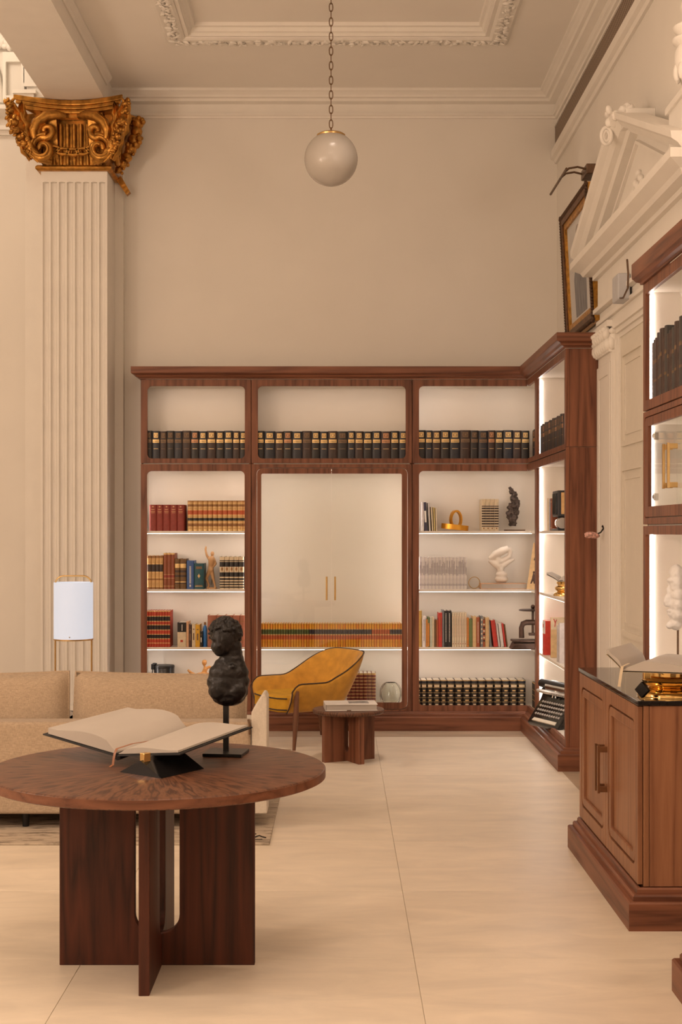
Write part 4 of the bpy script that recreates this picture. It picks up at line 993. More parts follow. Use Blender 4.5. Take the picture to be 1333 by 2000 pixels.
mix = [(47,98,1193,OCH,'tall ochre book at the left end of the mixed shelf'), (102,148,1204,MAGS[0],'white book with fine grey lettering next to ochre book'), (150,175,1210.5,ORC,'slim orange book left of the green-topped one'), (175,198,1205.5,GRNC,'slim green and orange book before the mint one'),
       (203,232,1206,MINT,'slim mint green paperback'), (233,258,1206,CREAMC,'slim cream book between mint and olive books'), (260,285,1211,OLIVE,'slim olive book left of the bright red one'), (286,312,1211,RUSTC,'slim rust brown book touching the bright red one'),
       (314,362,1197,REDC,'bright red upright book left of the black pair'), (364,388,1192,SLATE,'narrow slate book between the red and black books'), (389,432,1193,INK,'left one of two tall black books with white lettering'), (433,482,1193,INK,'right one of two tall black books with white lettering')]
for k in range(6): mix.append((490+32*k, 520+32*k, 1197, CREAMC if k % 2 else bm_('parchment_card',(.72,.62,.46),.6), '%s from left of six parchment paperbacks' % nth(k+1)))
mix += [(682,712,1207,ORC,'orange-brown book right of the parchment paperbacks'), (713,757,1209,GRNC,'dark green book on the mixed shelf'), (758,806,1204,BUFF,'buff book between dark green and rust books'), (807,852,1206,RUSTC,'rust book with white vertical title'),
        (862,893,1203.5,SLATE,'dark slate book with speckled spine'), (893,922,1211,RUSTC,'red and brown patterned book'), (924,975,1206.5,BUFF,'large buff book before the leaning red ones')]
for (a, b_, tp, mt, lb) in mix:
    a, b_ = 810+a/6.665, 810+b_/6.665; mk = []
    if mt is INK: mk = [(.4,.62,.14+.04*k,.165+.04*k,WHT) for k in range(20)]
    elif 'rust book with' in lb: mk = [(.4,.62,.14+.04*k,.165+.04*k,WHT) for k in range(18)]
    elif 'parchment' in lb: mk = [(.44,.56,.3,.9,TERRA), (.3,.7,.08,.11,TERRA)]
    elif 'patterned' in lb: mk = [(.1,.9,.2+.12*k,.26+.12*k,CREAMC if k % 2 else INK) for k in range(6)]
    elif 'fine grey' in lb: mk = [(.35,.65,.2,.9,PRG)]
    elif 'red upright' in lb: mk = [(.35,.65,.3,.9,RUSTC)]
    elif 'speckled' in lb: mk = [(.2,.8,.1+.15*k,.16+.15*k,CREAMC) for k in range(6)]
    elif 'green and orange' in lb: mk = [(0.02,.98,.02,.8,ORC)]
    put_book(lb, 'mixed books on the third right shelf', ((U(a,YS)+U(b_,YS))/2, YS+.004, S3+.0008), (b_-a)*YS/F-.001, V(tp,YS)-S3, .15, [mt], bulge=.12, marks=mk)
lean = [(959.5,3.6,1212,SLATE,-.085,'thin slate book leaning against the buff book'), (969.5,8.3,1212,REDC,-.12,'broad bright red book leaning left'), (976.3,3.4,1217,SILV,-.12,'thin grey book leaning behind the bright red one'), (982.3,5.6,1218,MAGS[2],-.12,'leaning white book before the last red one'),
        (988,3.6,1218,REDC,-.13,'thin leaning red book near the end of mixed shelf'), (992,2.4,1220,OLIVE,-.13,'last leaning thin book beside the iron press')]
for (c, wpx, tp, mt, ln, lb) in lean:
    put_book(lb, 'leaning books on the third right shelf', (U(c,YS), YS+.004, S3+.0008+wpx*YS/F/2*abs(math.sin(ln))), wpx*YS/F, V(tp,YS)-S3, .15, [mt], lean=ln, bulge=.1)
eb = cut(790, 4.597, [108,152,205,260,325,384,455,527,600,664,733,804,878,948,1020,1092])
ES = [U(v,YS) for v in eb]
row(eb, 1328.5, FLOOR_LO, '{n} from left of the black gilt-lined set on bottom right shelf', 'black gilt lined set', [INK, GILT, NAVY, CRM],
    ((.02,1),(.15,0),(.165,1),(.315,0),(.33,1),(.505,0),(.52,1),(.705,0),(.72,1),(.84,0),(.855,1),(.97,2),(1.0,1)), bulge=.5, marksf=lambda k: [(.3,.7,.04,.09,CRM), (.28,.72,.20,.25,GILT), (.3,.7,.38,.44,CRM), (.3,.7,.57,.63,GILT), (.14,.86,.735,.82,CRM)])
leg_row(11.16, [.065,.065,.065,.065], [V(1328.5,YS)-FLOOR_LO], FLOOR_LO, '{n} from the corner of black gilt volumes turning onto right wall', 'black gilt volumes in the corner', lambda k: [INK, GILT], bands=((.03,1),(.31,0),(.33,1),(.50,0),(.52,1),(.70,0),(.72,1),(.96,0),(1.0,1)))
# unit on the right wall, first shelf
LB = [(10.46,.05,CREAMC,.245,'tall cream book next to the light strip on right wall'), (10.39,.04,SILV,.24,'white book right of the tall cream one on right wall'), (10.345,.035,NAVYC,.24,'thin dark blue book on right wall shelf'), (10.27,.09,RUST,.24,'thick russet book with gilt border on right wall shelf')]
for (y_, w_, mt, h_, lb) in LB:
    put_book(lb, 'books on the first shelf of the right wall', (XS+.02, y_, S1+.0008), w_, h_, .19, [mt], rz=-PI/2, marks=[(.15,.85,.88,.90,GILT), (.15,.85,.08,.10,GILT)] if mt is RUST else ())
# ================================================================== furniture and objects
def crossboard(half, h, z0, th, hw, zb, zt, rad):
    """one standing board with a tall rounded opening in its middle, in the x-z plane"""
    o = (-half, half, z0, h)
    return MB().plate('y', o, (-hw, hw, zb, zt), rad, -th/2, th/2, n=8)
# round dining table
TX, TY, TZ, TR = -.676, 5.13, .73, .623
tb = thing('round_table', 'large round walnut table on crossed boards, left foreground', 'table', (TX, TY, 0))
WZD = walnut('walnut_figured', 'z', (.100,.026,.012), (.018,.005,.003), 1.1, .55)
MB().lathe([(0,TZ-.04),(TR-.012,TZ-.04),(TR-.004,TZ-.036),(TR,TZ-.03),(TR,TZ-.008),(TR-.003,TZ-.002),(TR-.008,TZ),(0,TZ)], (0,0,0), 96).build('table_top', [WTOP], tb, world=False)
MB().lathe([(TR+.0006,TZ-.034),(TR+.0006,TZ-.005)], (0,0,0), 96).build('edge_band', walnut('walnut_edge','x',(.20,.08,.042),(.09,.032,.017)), tb, world=False)
crossboard(.361, TZ-.042, 0, .037, .083, .118, TZ-.07, .07).build('board', WZD, tb, world=False, bevel=.002)
b2 = crossboard(.361, TZ-.042, 0, .037, .083, .118, TZ-.07, .07).xf(Matrix.Rotation(PI/2, 4, 'Z')).build('board', WZD, tb, world=False, bevel=.002)
# low side table
sx, sy = U(681, 9.71), 9.71
stb = thing('side_table', 'small round walnut side table beside amber armchair', 'table', (sx, sy, 0), R(27))
SZ, SR = .363, .252
MB().lathe([(0,SZ-.028),(SR-.008,SZ-.028),(SR,SZ-.02),(SR,SZ-.006),(SR-.005,SZ),(0,SZ)], (0,0,0), 64).build('table_top', WTOP, stb, world=False)
for k in range(2):
    m = crossboard(.197, SZ-.029, 0, .045, .045, .06, SZ-.06, .044)
    if k: m.xf(Matrix.Rotation(PI/2, 4, 'Z'))
    m.build('board', WZ, stb, world=False, bevel=.002)
# book lying on the side table
lb = thing('coffee_table_book', 'closed white book lying flat on the small side table', 'book', (sx+.01, sy-.02, SZ+.001), R(4))
COVW = plain('pale_dust_jacket', (.70,.65,.60), .5, var=.12, scale=9)
m = MB(); m.box(-.175,.185,-.12,.12,0,.004); m.box(-.175,.185,-.12,.12,.041,.045); m.box(-.179,-.175,-.12,.12,0,.045); m.build('cover', COVW, lb, world=False, bevel=.001)
MB().box(-.172,.178,-.116,.115,.004,.041).build('pages', PAGE, lb, world=False)
MB().box(-.01,.13,-.06,.07,.0451,.0456).build('cover_picture', plain('grey_photo_print', (.22,.20,.19), .5, var=.6, scale=14), lb, world=False)
MB().box(-.03,.0,-.1205,-.12,.0,.006).build('cover_mark', BRONZE, lb, world=False)

# ------------------------------------------------------------------ open book on its stand, on the table
S0, S1v = Vector((-.832,5.155,.768)), Vector((-.60,5.41,.828))
L0, L1 = Vector((-1.135,5.36,.815)), Vector((-.86,5.585,.866))
R0, R1 = Vector((-.576,4.95,.806)), Vector((-.344,5.205,.862))
ob = thing('open_book', 'large open book with ribbon marker on the round table', 'book', (-.72, 5.2, TZ))
BLK = plain('dark_cloth_cover', (.014,.014,.016), .5)
def leafblock(a0, a1, b0, b1, thick, hump, name, mat, n=14):
    """page block between spine a0-a1 and fore-edge b0-b1, curved near the gutter"""
    def P(u, v, top):
        p = (a0*(1-u)+b0*u)*(1-v) + (a1*(1-u)+b1*u)*v
        z = .006 + (thick*(1-.25*u) + hump*math.sin(PI*min(1,u*1.15))*(1-u*.6) if top else 0)
        if top: z *= min(1, .25+u*5)
        return (p.x, p.y, p.z+z)
    m = MB(); vs = []; K = 5
    for i in range(n+1):
        for j in range(K): vs.append(P(i/n, j/(K-1), True))
    off = len(vs)
    for i in range(n+1):
        for j in range(K): vs.append(P(i/n, j/(K-1), False))
    fs = []
    for i in range(n):
        for j in range(K-1):
            fs.append([i*K+j,(i+1)*K+j,(i+1)*K+j+1,i*K+j+1]); fs.append([off+i*K+j,off+(i+1)*K+j,off+(i+1)*K+j+1,off+i*K+j+1])
        for j in (0, K-1): fs.append([i*K+j,(i+1)*K+j,off+(i+1)*K+j,off+i*K+j])
    for i in (0, n):
        for j in range(K-1): fs.append([i*K+j,i*K+j+1,off+i*K+j+1,off+i*K+j])
    m.add(vs, fs, 0, True); return m.build(name, mat, ob)
PGE = plain('page_edges', (.70,.62,.52), .75, var=.14, scale=120, stretch=(.2,.2,6))
leafblock(S0, S1v, L0*.985+S0*.015, L1*.985+S1v*.015, .030, .028, 'left_pages', PAGE)
leafblock(S0, S1v, R0*.985+S0*.015, R1*.985+S1v*.015, .010, .016, 'right_pages', PAGE)
def sheet(a0, a1, b0, b1, t):
    e0 = (a0-a1).normalized()*.008; vs = [a0+e0, b0+e0, b1-e0, a1-e0]; dn = Vector((0,0,-t))
    return MB().add(list(vs)+[v+dn for v in vs], [(0,1,2,3),(7,6,5,4),(0,4,5,1),(1,5,6,2),(2,6,7,3),(3,7,4,0)])
up_ = Vector((0,0,.004))
sheet(S0+up_, S1v+up_, L0+(L0-S0)*.04+up_, L1+(L1-S1v)*.04+up_, .005).build('cover_board', BLK, ob)
sheet(S0+up_, S1v+up_, R0+(R0-S0)*.04+up_, R1+(R1-S1v)*.04+up_, .005).build('cover_board', BLK, ob)
MB().tube([S0+Vector((0,0,-.004)), S1v+Vector((0,0,-.004))], .014, 10, flat=1.5).build('spine', BLK, ob)
gd = (S0-S1v).normalized()
def rib(pts, w, name):
    m = MB(); pts = [Vector(p) for p in pts]; vs = []
    sd = Vector((.8,-.6,0)).normalized()*w/2
    for p in pts: vs += [p-sd, p+sd]
    vs += [Vector(v)+Vector((0,.0008,-.0008)) for v in vs[:]]; n2 = len(pts)*2
    fs = [[2*i,2*i+1,2*i+3,2*i+2] for i in range(len(pts)-1)] + [[n2+2*i,n2+2*i+1,n2+2*i+3,n2+2*i+2] for i in range(len(pts)-1)]
    for i in range(len(pts)-1): fs += [[2*i,2*i+2,n2+2*i+2,n2+2*i],[2*i+1,2*i+3,n2+2*i+3,n2+2*i+1]]
    m.add(vs, fs, 0, True); return m.build(name, plain('brown_ribbon', (.30,.12,.055), .45, var=.1, scale=80), ob)
rib([S0-gd*.10+Vector((.05,-.02,.030)), S0-gd*.05+Vector((.02,-.01,.032)), S0+Vector((0,0,.026)), S0+gd*.010+Vector((0,0,.012)), S0+gd*.016+Vector((0,0,-.012)), S0+gd*.013+Vector((-.004,-.004,-.03)), S0+gd*.02+Vector((-.012,-.012,-.0360))], .012, 'ribbon')
MB().add([(-.60,5.10,.8245),(-.50,5.10,.838),(-.43,5.21,.853),(-.53,5.22,.842)], [(0,1,2,3)]).build('page_picture', plain('faded_engraving', (.62,.54,.44), .7, var=.25, scale=18), ob)
# folded stand under the book
bs = thing('book_stand', 'dark folded metal book stand with brass block on round table', 'book stand', (-.66, 5.03, TZ))
z = TZ+.0005
tent = [(-.80,5.02,z), (-.63,4.885,z), (-.50,5.09,z), (-.67,5.225,z), (-.715,4.953,z+.052), (-.585,5.157,z+.052)]
MB().add(tent, [(0,1,4),(2,3,5),(0,4,5,3),(1,2,5,4),(0,3,2,1)]).build('folded_base', BLACKG, bs)
MB().tube([(-.705,4.975,z+.040), (-.585,5.14,z+.060)], .016, 4).build('saddle', BLACKG, bs)
m = MB(); m.box(-.016,.016,-.012,.012,0,.032); m.xf(Matrix.Translation((-.70,4.972,TZ+.046)) @ Matrix.Rotation(R(50),4,'Z')); m.build('brass_block', BRASSP, bs, bevel=.002)

# ------------------------------------------------------------------ black bust on rod
BXc, BYc = -.446, 5.42
bu = thing('bust_sculpture', 'black bust of curly-haired figure on rod and square base', 'sculpture', (BXc, BYc, TZ))
m = MB(); m.box(-.077,.077,-.075,.075,.0008,.013); m.xf(Matrix.Translation((BXc,BYc,TZ)) @ Matrix.Rotation(R(-8),4,'Z')); m.build('base', BLACK, bu, bevel=.0015)
MB().box(BXc-.011, BXc+.011, BYc-.011, BYc+.011, TZ+.012, .95).build('rod', BLACK, bu, bevel=.001)
BUSTM = plain('black_patinated_bronze', (.009,.007,.007), .38, .35, var=.5, scale=30, bump=.25, bscale=70)
m = MB(); kb = BYc/F
def bp(px, py, dy, rx, ry_, rz, rot=None): m.ball((U(px,BYc), BYc+dy, V(py,BYc)), (rx*kb, ry_*kb, rz*kb), 16, rot=rot)
for (px, py, dy, rx, ry_, rz) in ((447,1362,0,33,24,17),(446,1350,0,40,27,22),(446,1332,0,43,28,26),(447,1314,0,40,27,24),(449,1300,.004,32,24,20),(452,1288,.006,25,22,18),(453,1275,.008,21,21,18),(452,1262,.008,21,22,16)):
    bp(px, py, dy, rx, ry_, rz)
bp(428,1346,-.030,19,15,20); bp(464,1347,-.030,19,15,20); bp(456,1300,-.044,7,6,5)          # breast, collar knot
bp(438,1246,-.010,25,29,31, Euler((R(14),R(-8),0))); bp(433,1262,-.030,20,18,17); bp(431,1272,-.040,11,10,9)     # head, jaw, chin
bp(430,1258,-.058,4.5,7,9, Euler((R(-20),0,0))); bp(430,1246,-.048,17,8,5)                   # nose, brow
bp(430,1267,-.054,7,4,2.5); bp(423,1254,-.046,6,5,3); bp(439,1254,-.046,6,5,3); bp(462,1252,-.004,5,7,9)
sculpt_obj('torso_and_head', m, .0042, BUSTM, bu, smooth=9, noise=.0022, nscale=45)
m = MB(); q = random.Random(11); hc = Vector((U(440,BYc), BYc+.006, V(1237,BYc)))
m.ball(hc, (30*kb,33*kb,29*kb), 16, rot=Euler((R(10),0,0)))
for k in range(190):
    a = q.uniform(0, 2*PI); e = q.uniform(-.35, 1.0)*PI/2
    d_ = Vector((math.cos(a)*math.cos(e), math.sin(a)*math.cos(e), math.sin(e)))
    if d_.y < -.35 and d_.z < .22: continue
    m.ball(hc + Vector((d_.x*31*kb, d_.y*34*kb, d_.z*30*kb)), q.uniform(.006,.0105), 8)
sculpt_obj('hair', m, .0035, BUSTM, bu, smooth=1, noise=.0016, nscale=100)

# ------------------------------------------------------------------ sofa, cushions, rug
LINEN = fabric('beige_linen', (.44,.335,.235)); CREAML = fabric('cream_linen', (.66,.585,.49), var=.1)
SXR = U(492, 7.5)
so = thing('sofa', 'low beige linen sofa seen from behind, left of the room', 'sofa', (-1.6, 7.8, .012))
def rbox(x0,x1,y0,y1,z0,z1,name,mat,root,bev=.03):
    return MB().box(x0,x1,y0,y1,z0,z1).build(name, mat, root, bevel=bev, seg=4)
rbox(-3.0, SXR, 7.40, 7.56, .09, .585, 'back_rest', LINEN, so, .02)
rbox(-3.0, SXR, 7.56, 8.36, .09, .30, 'seat_base', LINEN, so, .02)
rbox(-3.0, SXR, 7.40, 8.36, .585-.015, .584, 'stitched_rim', LINEN, so, .006) if False else None
for (a, b_) in ((-2.98,-1.76), (-1.74, SXR-.02)): rbox(a, b_, 7.60, 8.38, .305, .42, 'seat_cushion', LINEN, so, .04)
for x_ in (-2.9, -1.7, SXR-.06):
    for y_ in (7.48, 8.28): MB().lathe([(.018,.0),(.022,.078)], (x_,y_,.012), 10).build('leg', BLACK, so)
# arm at the right end: tall thin panel with sloping top
A_ = lambda px, py: (U(px,7.42), V(py,7.42))
m = MB(); m.prism([(SXR+.003,.09),(A_(522,1500)[0],.09),A_(522,1364),A_(518,1356),A_(513,1356),A_(495,1385),(SXR+.003,V(1392,7.42))], 'y', 7.42, 7.62); m.build('arm_wing', CREAML, so, bevel=.012, seg=3)
m = MB(); m.box(SXR-.10, -.447, 7.621, 8.36, .425, .50); m.build('arm', CREAML, so, bevel=.02, seg=3)
MB().tube([(SXR-.012,7.395,.60),(SXR-.003,7.39,.57),(SXR-.004,7.392,.52)], .006, 6).build('tie', BRONZE, so)
def pillow(w_, h_, t_, name, mat, root, M):
    def fn(sgn):
        def f(u, v):
            a, b_ = 2*u-1, 2*v-1
            x = a*w_/2*(1-.03*(1-b_*b_)*0); zz = b_*h_/2*(1-.035*(1-abs(a)**3)) 
            k = max(0, (1-abs(a)**5))**.5 * max(0, (1-abs(b_)**4))**.5
            return (x, sgn*t_/2*k, zz)
        return f
    m = MB(); m.grid(fn(1), 28, 14); m.grid(fn(-1), 28, 14); 
    rim = [(2*k/24-1, -1) for k in range(24)] + [(1, 2*k/10-1) for k in range(10)] + [(1-2*k/24, 1) for k in range(24)] + [(-1, 1-2*k/10) for k in range(10)]
    m.tube([(a*w_/2, 0, b_*h_/2*(1-.035*(1-abs(a)**3))) for a, b_ in rim], .007, 6, closed=True)
    m.xf(M); return m.build(name, mat, root)
for (pxa, pxb, tilt, lb_) in ((-190, 133, -1.2, 'beige linen back cushion on left half of sofa'), (144, 480, 0.9, 'beige linen back cushion on right half of sofa')):
    a, b_ = U(pxa, 7.66), U(pxb, 7.66)
    cu = thing('sofa_cushion', lb_, 'cushion', ((a+b_)/2, 7.68, .421), 0, 'sofa back cushions')
    pillow(b_-a, .40, .19, 'cover', LINEN, cu, Matrix.Translation((0,0,.197)) @ Matrix.Rotation(R(tilt),4,'Y') @ Matrix.Rotation(R(-8),4,'X'))
    o_ = cu.children[0]; o_.location = (0,0,0)
    # mesh was built in local coordinates
    o_.data.transform(Matrix.Translation(offset_of(cu)))
RUGM, rnt, rb = newmat('distressed_rug')
rt = rnt.nodes.new('ShaderNodeTexCoord'); r1 = rnt.nodes.new('ShaderNodeTexNoise'); r1.inputs['Scale'].default_value = 6; r1.inputs['Detail'].default_value = 8; r1.inputs['Roughness'].default_value = .7
rm = rnt.nodes.new('ShaderNodeMapping'); rm.inputs['Scale'].default_value = (1, 3.5, 1); rnt.links.new(rt.outputs['Object'], rm.inputs[0]); rnt.links.new(rm.outputs[0], r1.inputs['Vector'])
rr = rnt.nodes.new('ShaderNodeValToRGB'); rnt.links.new(r1.outputs['Fac'], rr.inputs[0]); e = rr.color_ramp.elements
e[0].position = .33; e[0].color = (.12,.09,.065,1); e[1].position = .52; e[1].color = (.52,.43,.33,1); rnt.links.new(rr.outputs[0], rb.inputs['Base Color']); rb.inputs['Roughness'].default_value = .95
rug = MB().box(-3.3, -.36, 7.07, 10.15, .0005, .011).build('rug', RUGM, None, bevel=.003); tag(rug, 'distressed beige rug with dark ink marks under the sofa', 'rug')
m = MB()
m.tube([(-.49,7.24,.0115),(-.46,7.27,.0115),(-.44,7.28,.0115)], .004, 5); m.tube([(-.452,7.18,.0115),(-.435,7.22,.0115),(-.42,7.24,.0115),(-.405,7.21,.0115),(-.385,7.19,.0115)], .005, 5); m.tube([(-.50,7.15,.0115),(-.40,7.155,.0115)], .003, 5)
m.build('ink_scribble', BLACK, rug, world=False)
# low table behind the sofa with an open book (seen between the cushions)
lt = thing('coffee_table', 'low black table glimpsed between the sofa cushions', 'table', (-1.9, 9.1, .012))
m = MB(); m.box(-2.2,-1.55,8.8,9.4,.36,.39); m.build('top', BLACK, lt, bevel=.004)
for (x_, y_) in ((-2.15,8.85),(-1.6,8.85),(-2.15,9.35),(-1.6,9.35)): MB().box(x_-.015,x_+.015,y_-.015,y_+.015,.0125,.36).build('leg', BLACK, lt)
ob2 = thing('open_book', 'open book lying on low black table, glimpsed between sofa cushions', 'book', (U(139,9.0), 9.0, .391))
for s_ in (-1, 1):
    def pf(u, v, s_=s_): return (s_*.15*u, -.11+.22*v, .004+.035*math.sin(PI*min(1,u*1.1))*(1-.4*u)+.012*(1-u))
    m = MB(); m.grid(pf, 10, 3); m.grid(lambda u,v,s_=s_: (s_*.15*u,-.11+.22*v,.002), 10, 3); m.build('pages', PAGE, ob2, world=False)
MB().box(-.155,.155,-.115,.115,0,.002).build('cover', BLK, ob2, world=False)

# ------------------------------------------------------------------ floor lamp
LYd = 9.7
fx = U(143.5, LYd)
la = thing('floor_lamp', 'glowing white drum floor lamp on wire frame before pilaster', 'lamp', (fx, LYd, .0005))
hw = (179-108)/2*LYd/F; ztop = V(1125, LYd)
fr = [(fx-hw, LYd, .015)] + [(fx-hw, LYd, ztop-.07)] + [(fx-hw+.06-.06*math.cos(a*PI/12), LYd, ztop-.06+.06*math.sin(a*PI/12)) for a in range(1,7)]
fr += [(2*fx-x, y, z) for x, y, z in fr[::-1]]
MB().tube(fr, .006, 8).build('wire_frame', BRASS, la)
MB().lathe([(0,0),(.16,0),(.16,.012),(.155,.015),(0,.015)], (fx, LYd, .0005), 40).build('base', BRASS, la)
SHADE = emit('lamp_shade_opal', (.86,.90,1.0), .42); SHADE.node_tree.nodes['Principled BSDF'].inputs['Base Color'].default_value = (.32,.32,.33,1)
zs0, zs1 = V(1248,LYd), V(1137,LYd); sr = 38*LYd/F
m = MB(); m.lathe([(sr-.004,zs0),(sr,zs0+.002),(sr,zs1-.002),(sr-.004,zs1),(sr-.008,zs1-.002),(sr-.008,zs0+.002),(sr-.004,zs0)], (fx,LYd,0), 48); m.build('shade', SHADE, la)
MB().lathe([(sr-.002,zs0-.006),(sr+.0012,zs0-.006),(sr+.0012,zs0+.004),(sr-.002,zs0+.004)], (fx,LYd,0), 48).build('shade_rim', BRASS, la)
MB().ball((fx,LYd-sr-.002,zs0+.022), .006, 8).build('switch', CHROME, la)
m = MB(); m.box(fx-hw, fx+hw, LYd-.004, LYd+.004, zs0+.01, zs0+.016); m.tube([(fx,LYd,zs0+.016),(fx,LYd,zs0+.09)], .014, 8); m.ball((fx,LYd,zs0+.12),.03,10); m.build('bulb_holder', BRASS, la)

# ------------------------------------------------------------------ amber velvet armchair
VELV = plain('amber_velvet', (.60,.295,.034), .8, 0, var=.16, scale=14, sheen=.35, bump=.12, bscale=160)
VELVS = plain('amber_velvet_seat', (.60,.32,.035), .8, 0, var=.12, scale=12, spec=.1, sheen=.0, bump=.12, bscale=160)
PIPE = plain('dark_piping', (.05,.028,.015), .6)
ac = thing('armchair', 'amber velvet armchair with dark piping and walnut legs', 'chair', (-.285, 10.48, .0125), R(210))
def plan(s):
    """centre line of the shell in plan, s from -1 (one arm front) round the back to 1"""
    a = abs(s); sg = 1 if s > 0 else -1
    if a > .52:
        f = (a-.52)/.48; return Vector((-.10+.36*f, sg*(.285+.012*math.sin(PI*f)), 0))
    th = a/.52*PI/2; return Vector((-.10-.22*math.cos(th)**.75, sg*.285*math.sin(th)**.8, 0))
def smooth01(t): t = max(0, min(1, t)); return t*t*(3-2*t)
def topz(s):
    a = abs(s); z_ = .685 - .205*smooth01((a-.16)/.50)
    if a > .90: z_ -= .06*((a-.90)/.10)**2
    return z_
m = MB(); NS, prof_n = 56, 0; rings = []
for i in range(NS+1):
    s = -1+2*i/NS; p = plan(s); q_ = plan(min(1,s+.01))-plan(max(-1,s-.01)); nrm = Vector((q_.y,-q_.x,0)).normalized()     # outward
    if nrm.dot(p - Vector((.05,0,0))) < 0: nrm = -nrm
    t_ = topz(s); z0_ = .255; back = 1-smooth01((abs(s)-.1)/.5); ring = []
    for (o, f) in ((-.032,0),(-.028,.35),(-.018,.7),(-.006,.94),(.008,1.0),(.024,.985),(.034,.93),(.030,.6),(.012,.25),(-.012,.0)):
        zz = z0_+(t_-z0_)*f; fl_ = (.09*back+.025)*f**1.3
        ring.append(p + nrm*(o+fl_-.045*(1-f)**2) + Vector((0,0,zz)))
    rings.append(ring)
K = len(rings[0]); vs = [v for r_ in rings for v in r_]; fs = []
for i in range(NS):
    for k in range(K): fs.append([i*K+k, i*K+(k+1)%K, (i+1)*K+(k+1)%K, (i+1)*K+k])
fs += [list(range(K)), [NS*K+k for k in range(K)]]
m.add(vs, fs, 0, True); sh_ = m.build('shell', VELV, ac, world=False)
s2 = sh_.modifiers.new('sub', 'SUBSURF'); s2.levels = 1; s2.render_levels = 1
m = MB(); m.tube([(r_[5]+Vector((0,0,.003))) for r_ in rings], .005, 6); m.tube([rings[0][k] for k in (5,6,7,8,9)], .005, 6); m.tube([rings[-1][k] for k in (5,6,7,8,9)], .005, 6); m.build('piping', PIPE, sh_, world=False)
def seatpoly(k):
    P_ = []
    for i in range(25):
        s = -1+2*i/24; p = plan(s)*(1-k); P_.append((p.x+.02*(1 if abs(s) > .9 else 0), p.y*.93))
    for i in range(1, 8):
        f = i/8; y_ = P_[24][1]*(1-f)+P_[0][1]*f; P_.append((.30+.03*math.sin(PI*f), y_))
    return P_
MB().prism(seatpoly(.10), 'z', .262, .385).build('seat', VELVS, ac, world=False, bevel=.025, seg=3)
pp = seatpoly(.085); m = MB(); m.tube([(x,y,.366) for x,y in pp[24:]+pp[:1]], .005, 6); m.tube([(x,y,.283) for x,y in pp[24:]+pp[:1]], .005, 6); m.build('seat_piping', PIPE, ac, world=False)
LEGW = walnut('walnut_turned_leg', 'z', (.22,.10,.055), (.12,.048,.026))
for (x_, y_, tz, ox, oy) in ((.22,.325,.43,.03,.012), (.22,-.325,.43,.03,-.012), (-.26,.20,.30,-.05,.05), (-.26,-.20,.30,-.05,-.05)):
    MB().tube([(x_,y_,tz),(x_+ox*.4,y_+oy*.4,.22),(x_+ox,y_+oy,.0)], [.017,.021,.012], 12).build('leg', LEGW, ac, world=False)

# ------------------------------------------------------------------ globe pendant
GY = 9.0
gx, gz, gr = U(647, GY), V(311, GY), .174
OPAL = plain('opal_glass', (.50,.46,.415), .25, 0, var=.01, scale=3)
pn = thing('globe_pendant', 'white opal globe pendant lamp hanging on long chain', 'pendant lamp', (gx, GY, ZC+.075))
MB().ball((gx,GY,gz), gr, 48).build('globe', OPAL, pn)
MB().lathe([(.0,.168),(.088,.152),(.092,.148),(.094,.156),(.08,.166),(.02,.178),(0,.178)], (gx,GY,gz), 32).build('fitter_cap', BRASS, pn)
CHAINM = plain('dark_brass_chain', (.16,.085,.035), .4, .7)
z = gz+.176; MB().tube([(gx,GY,z),(gx,GY,z+.03)], .005, 8).build('stem', CHAINM, pn); z += .026
def link():
    pts = []
    for k in range(20):
        a = 2*PI*k/20; pts.append((.0115*math.cos(a), 0, .0225*math.sin(a)+ (.006 if math.sin(a) > 0 else -.006)))
    return MB().tube(pts, .003, 6, closed=True).mesh('chain_link', CHAINM)
lk = link(); k = 0
off = offset_of(pn)
while z < ZC+.06:
    inst('chain_link', lk, pn, Vector((gx,GY,z+.027))-off, (0,0,PI/2*(k%2))); z += .0475; k += 1
MB().lathe([(.06,.0),(.055,-.03),(.012,-.045),(.008,-.07)], (gx,GY,ZC+.0745), 24).build('ceiling_rose', BRASS, pn)

# ------------------------------------------------------------------ framed portrait with picture light, high on the right wall
PF, PN, PZ0, PZ1 = 10.64, 9.52, 3.06, 4.02
pc = thing('framed_portrait', 'gilt framed portrait of grey-robed figure, high on right wall', 'painting', (XW-.05, (PF+PN)/2, PZ0))
tilt = Matrix.Translation((XW-.015, 0, PZ0)) @ Matrix.Rotation(R(-3),4,'Y') @ Matrix.Translation((-(XW-.015), 0, -PZ0))
def tl(mb): return mb.xf(tilt)
GILTF = plain('antique_gilt_frame', (.50,.25,.045), .4, .7, var=.4, scale=30, bump=.3, bscale=60); FRB = plain('frame_dark_edge', (.08,.04,.02), .5, .2, var=.4, scale=30)
tl(MB().plate('x', (PN,PF,PZ0,PZ1), (PN+.09,PF-.09,PZ0+.09,PZ1-.09), .001, XW-.052, XW-.016, n=1)).build('outer_frame', GILTF, pc, bevel=.004)
tl(MB().plate('x', (PN+.012,PF-.004,PZ0+.004,PZ1-.004), (PN+.07,PF-.07,PZ0+.07,PZ1-.07), .001, XW-.064, XW-.0525, n=1)).build('carved_border', plain('dark_carved_wood', (.13,.06,.025), .5, .1, var=.5, scale=40, bump=.5, bscale=50), pc, bevel=.004)
tl(MB().plate('x', (PN+.07,PF-.07,PZ0+.07,PZ1-.07), (PN+.115,PF-.115,PZ0+.115,PZ1-.115), .001, XW-.05, XW-.02, n=1)).build('inner_slip', GILTF, pc)
m = MB(); q = random.Random(4)
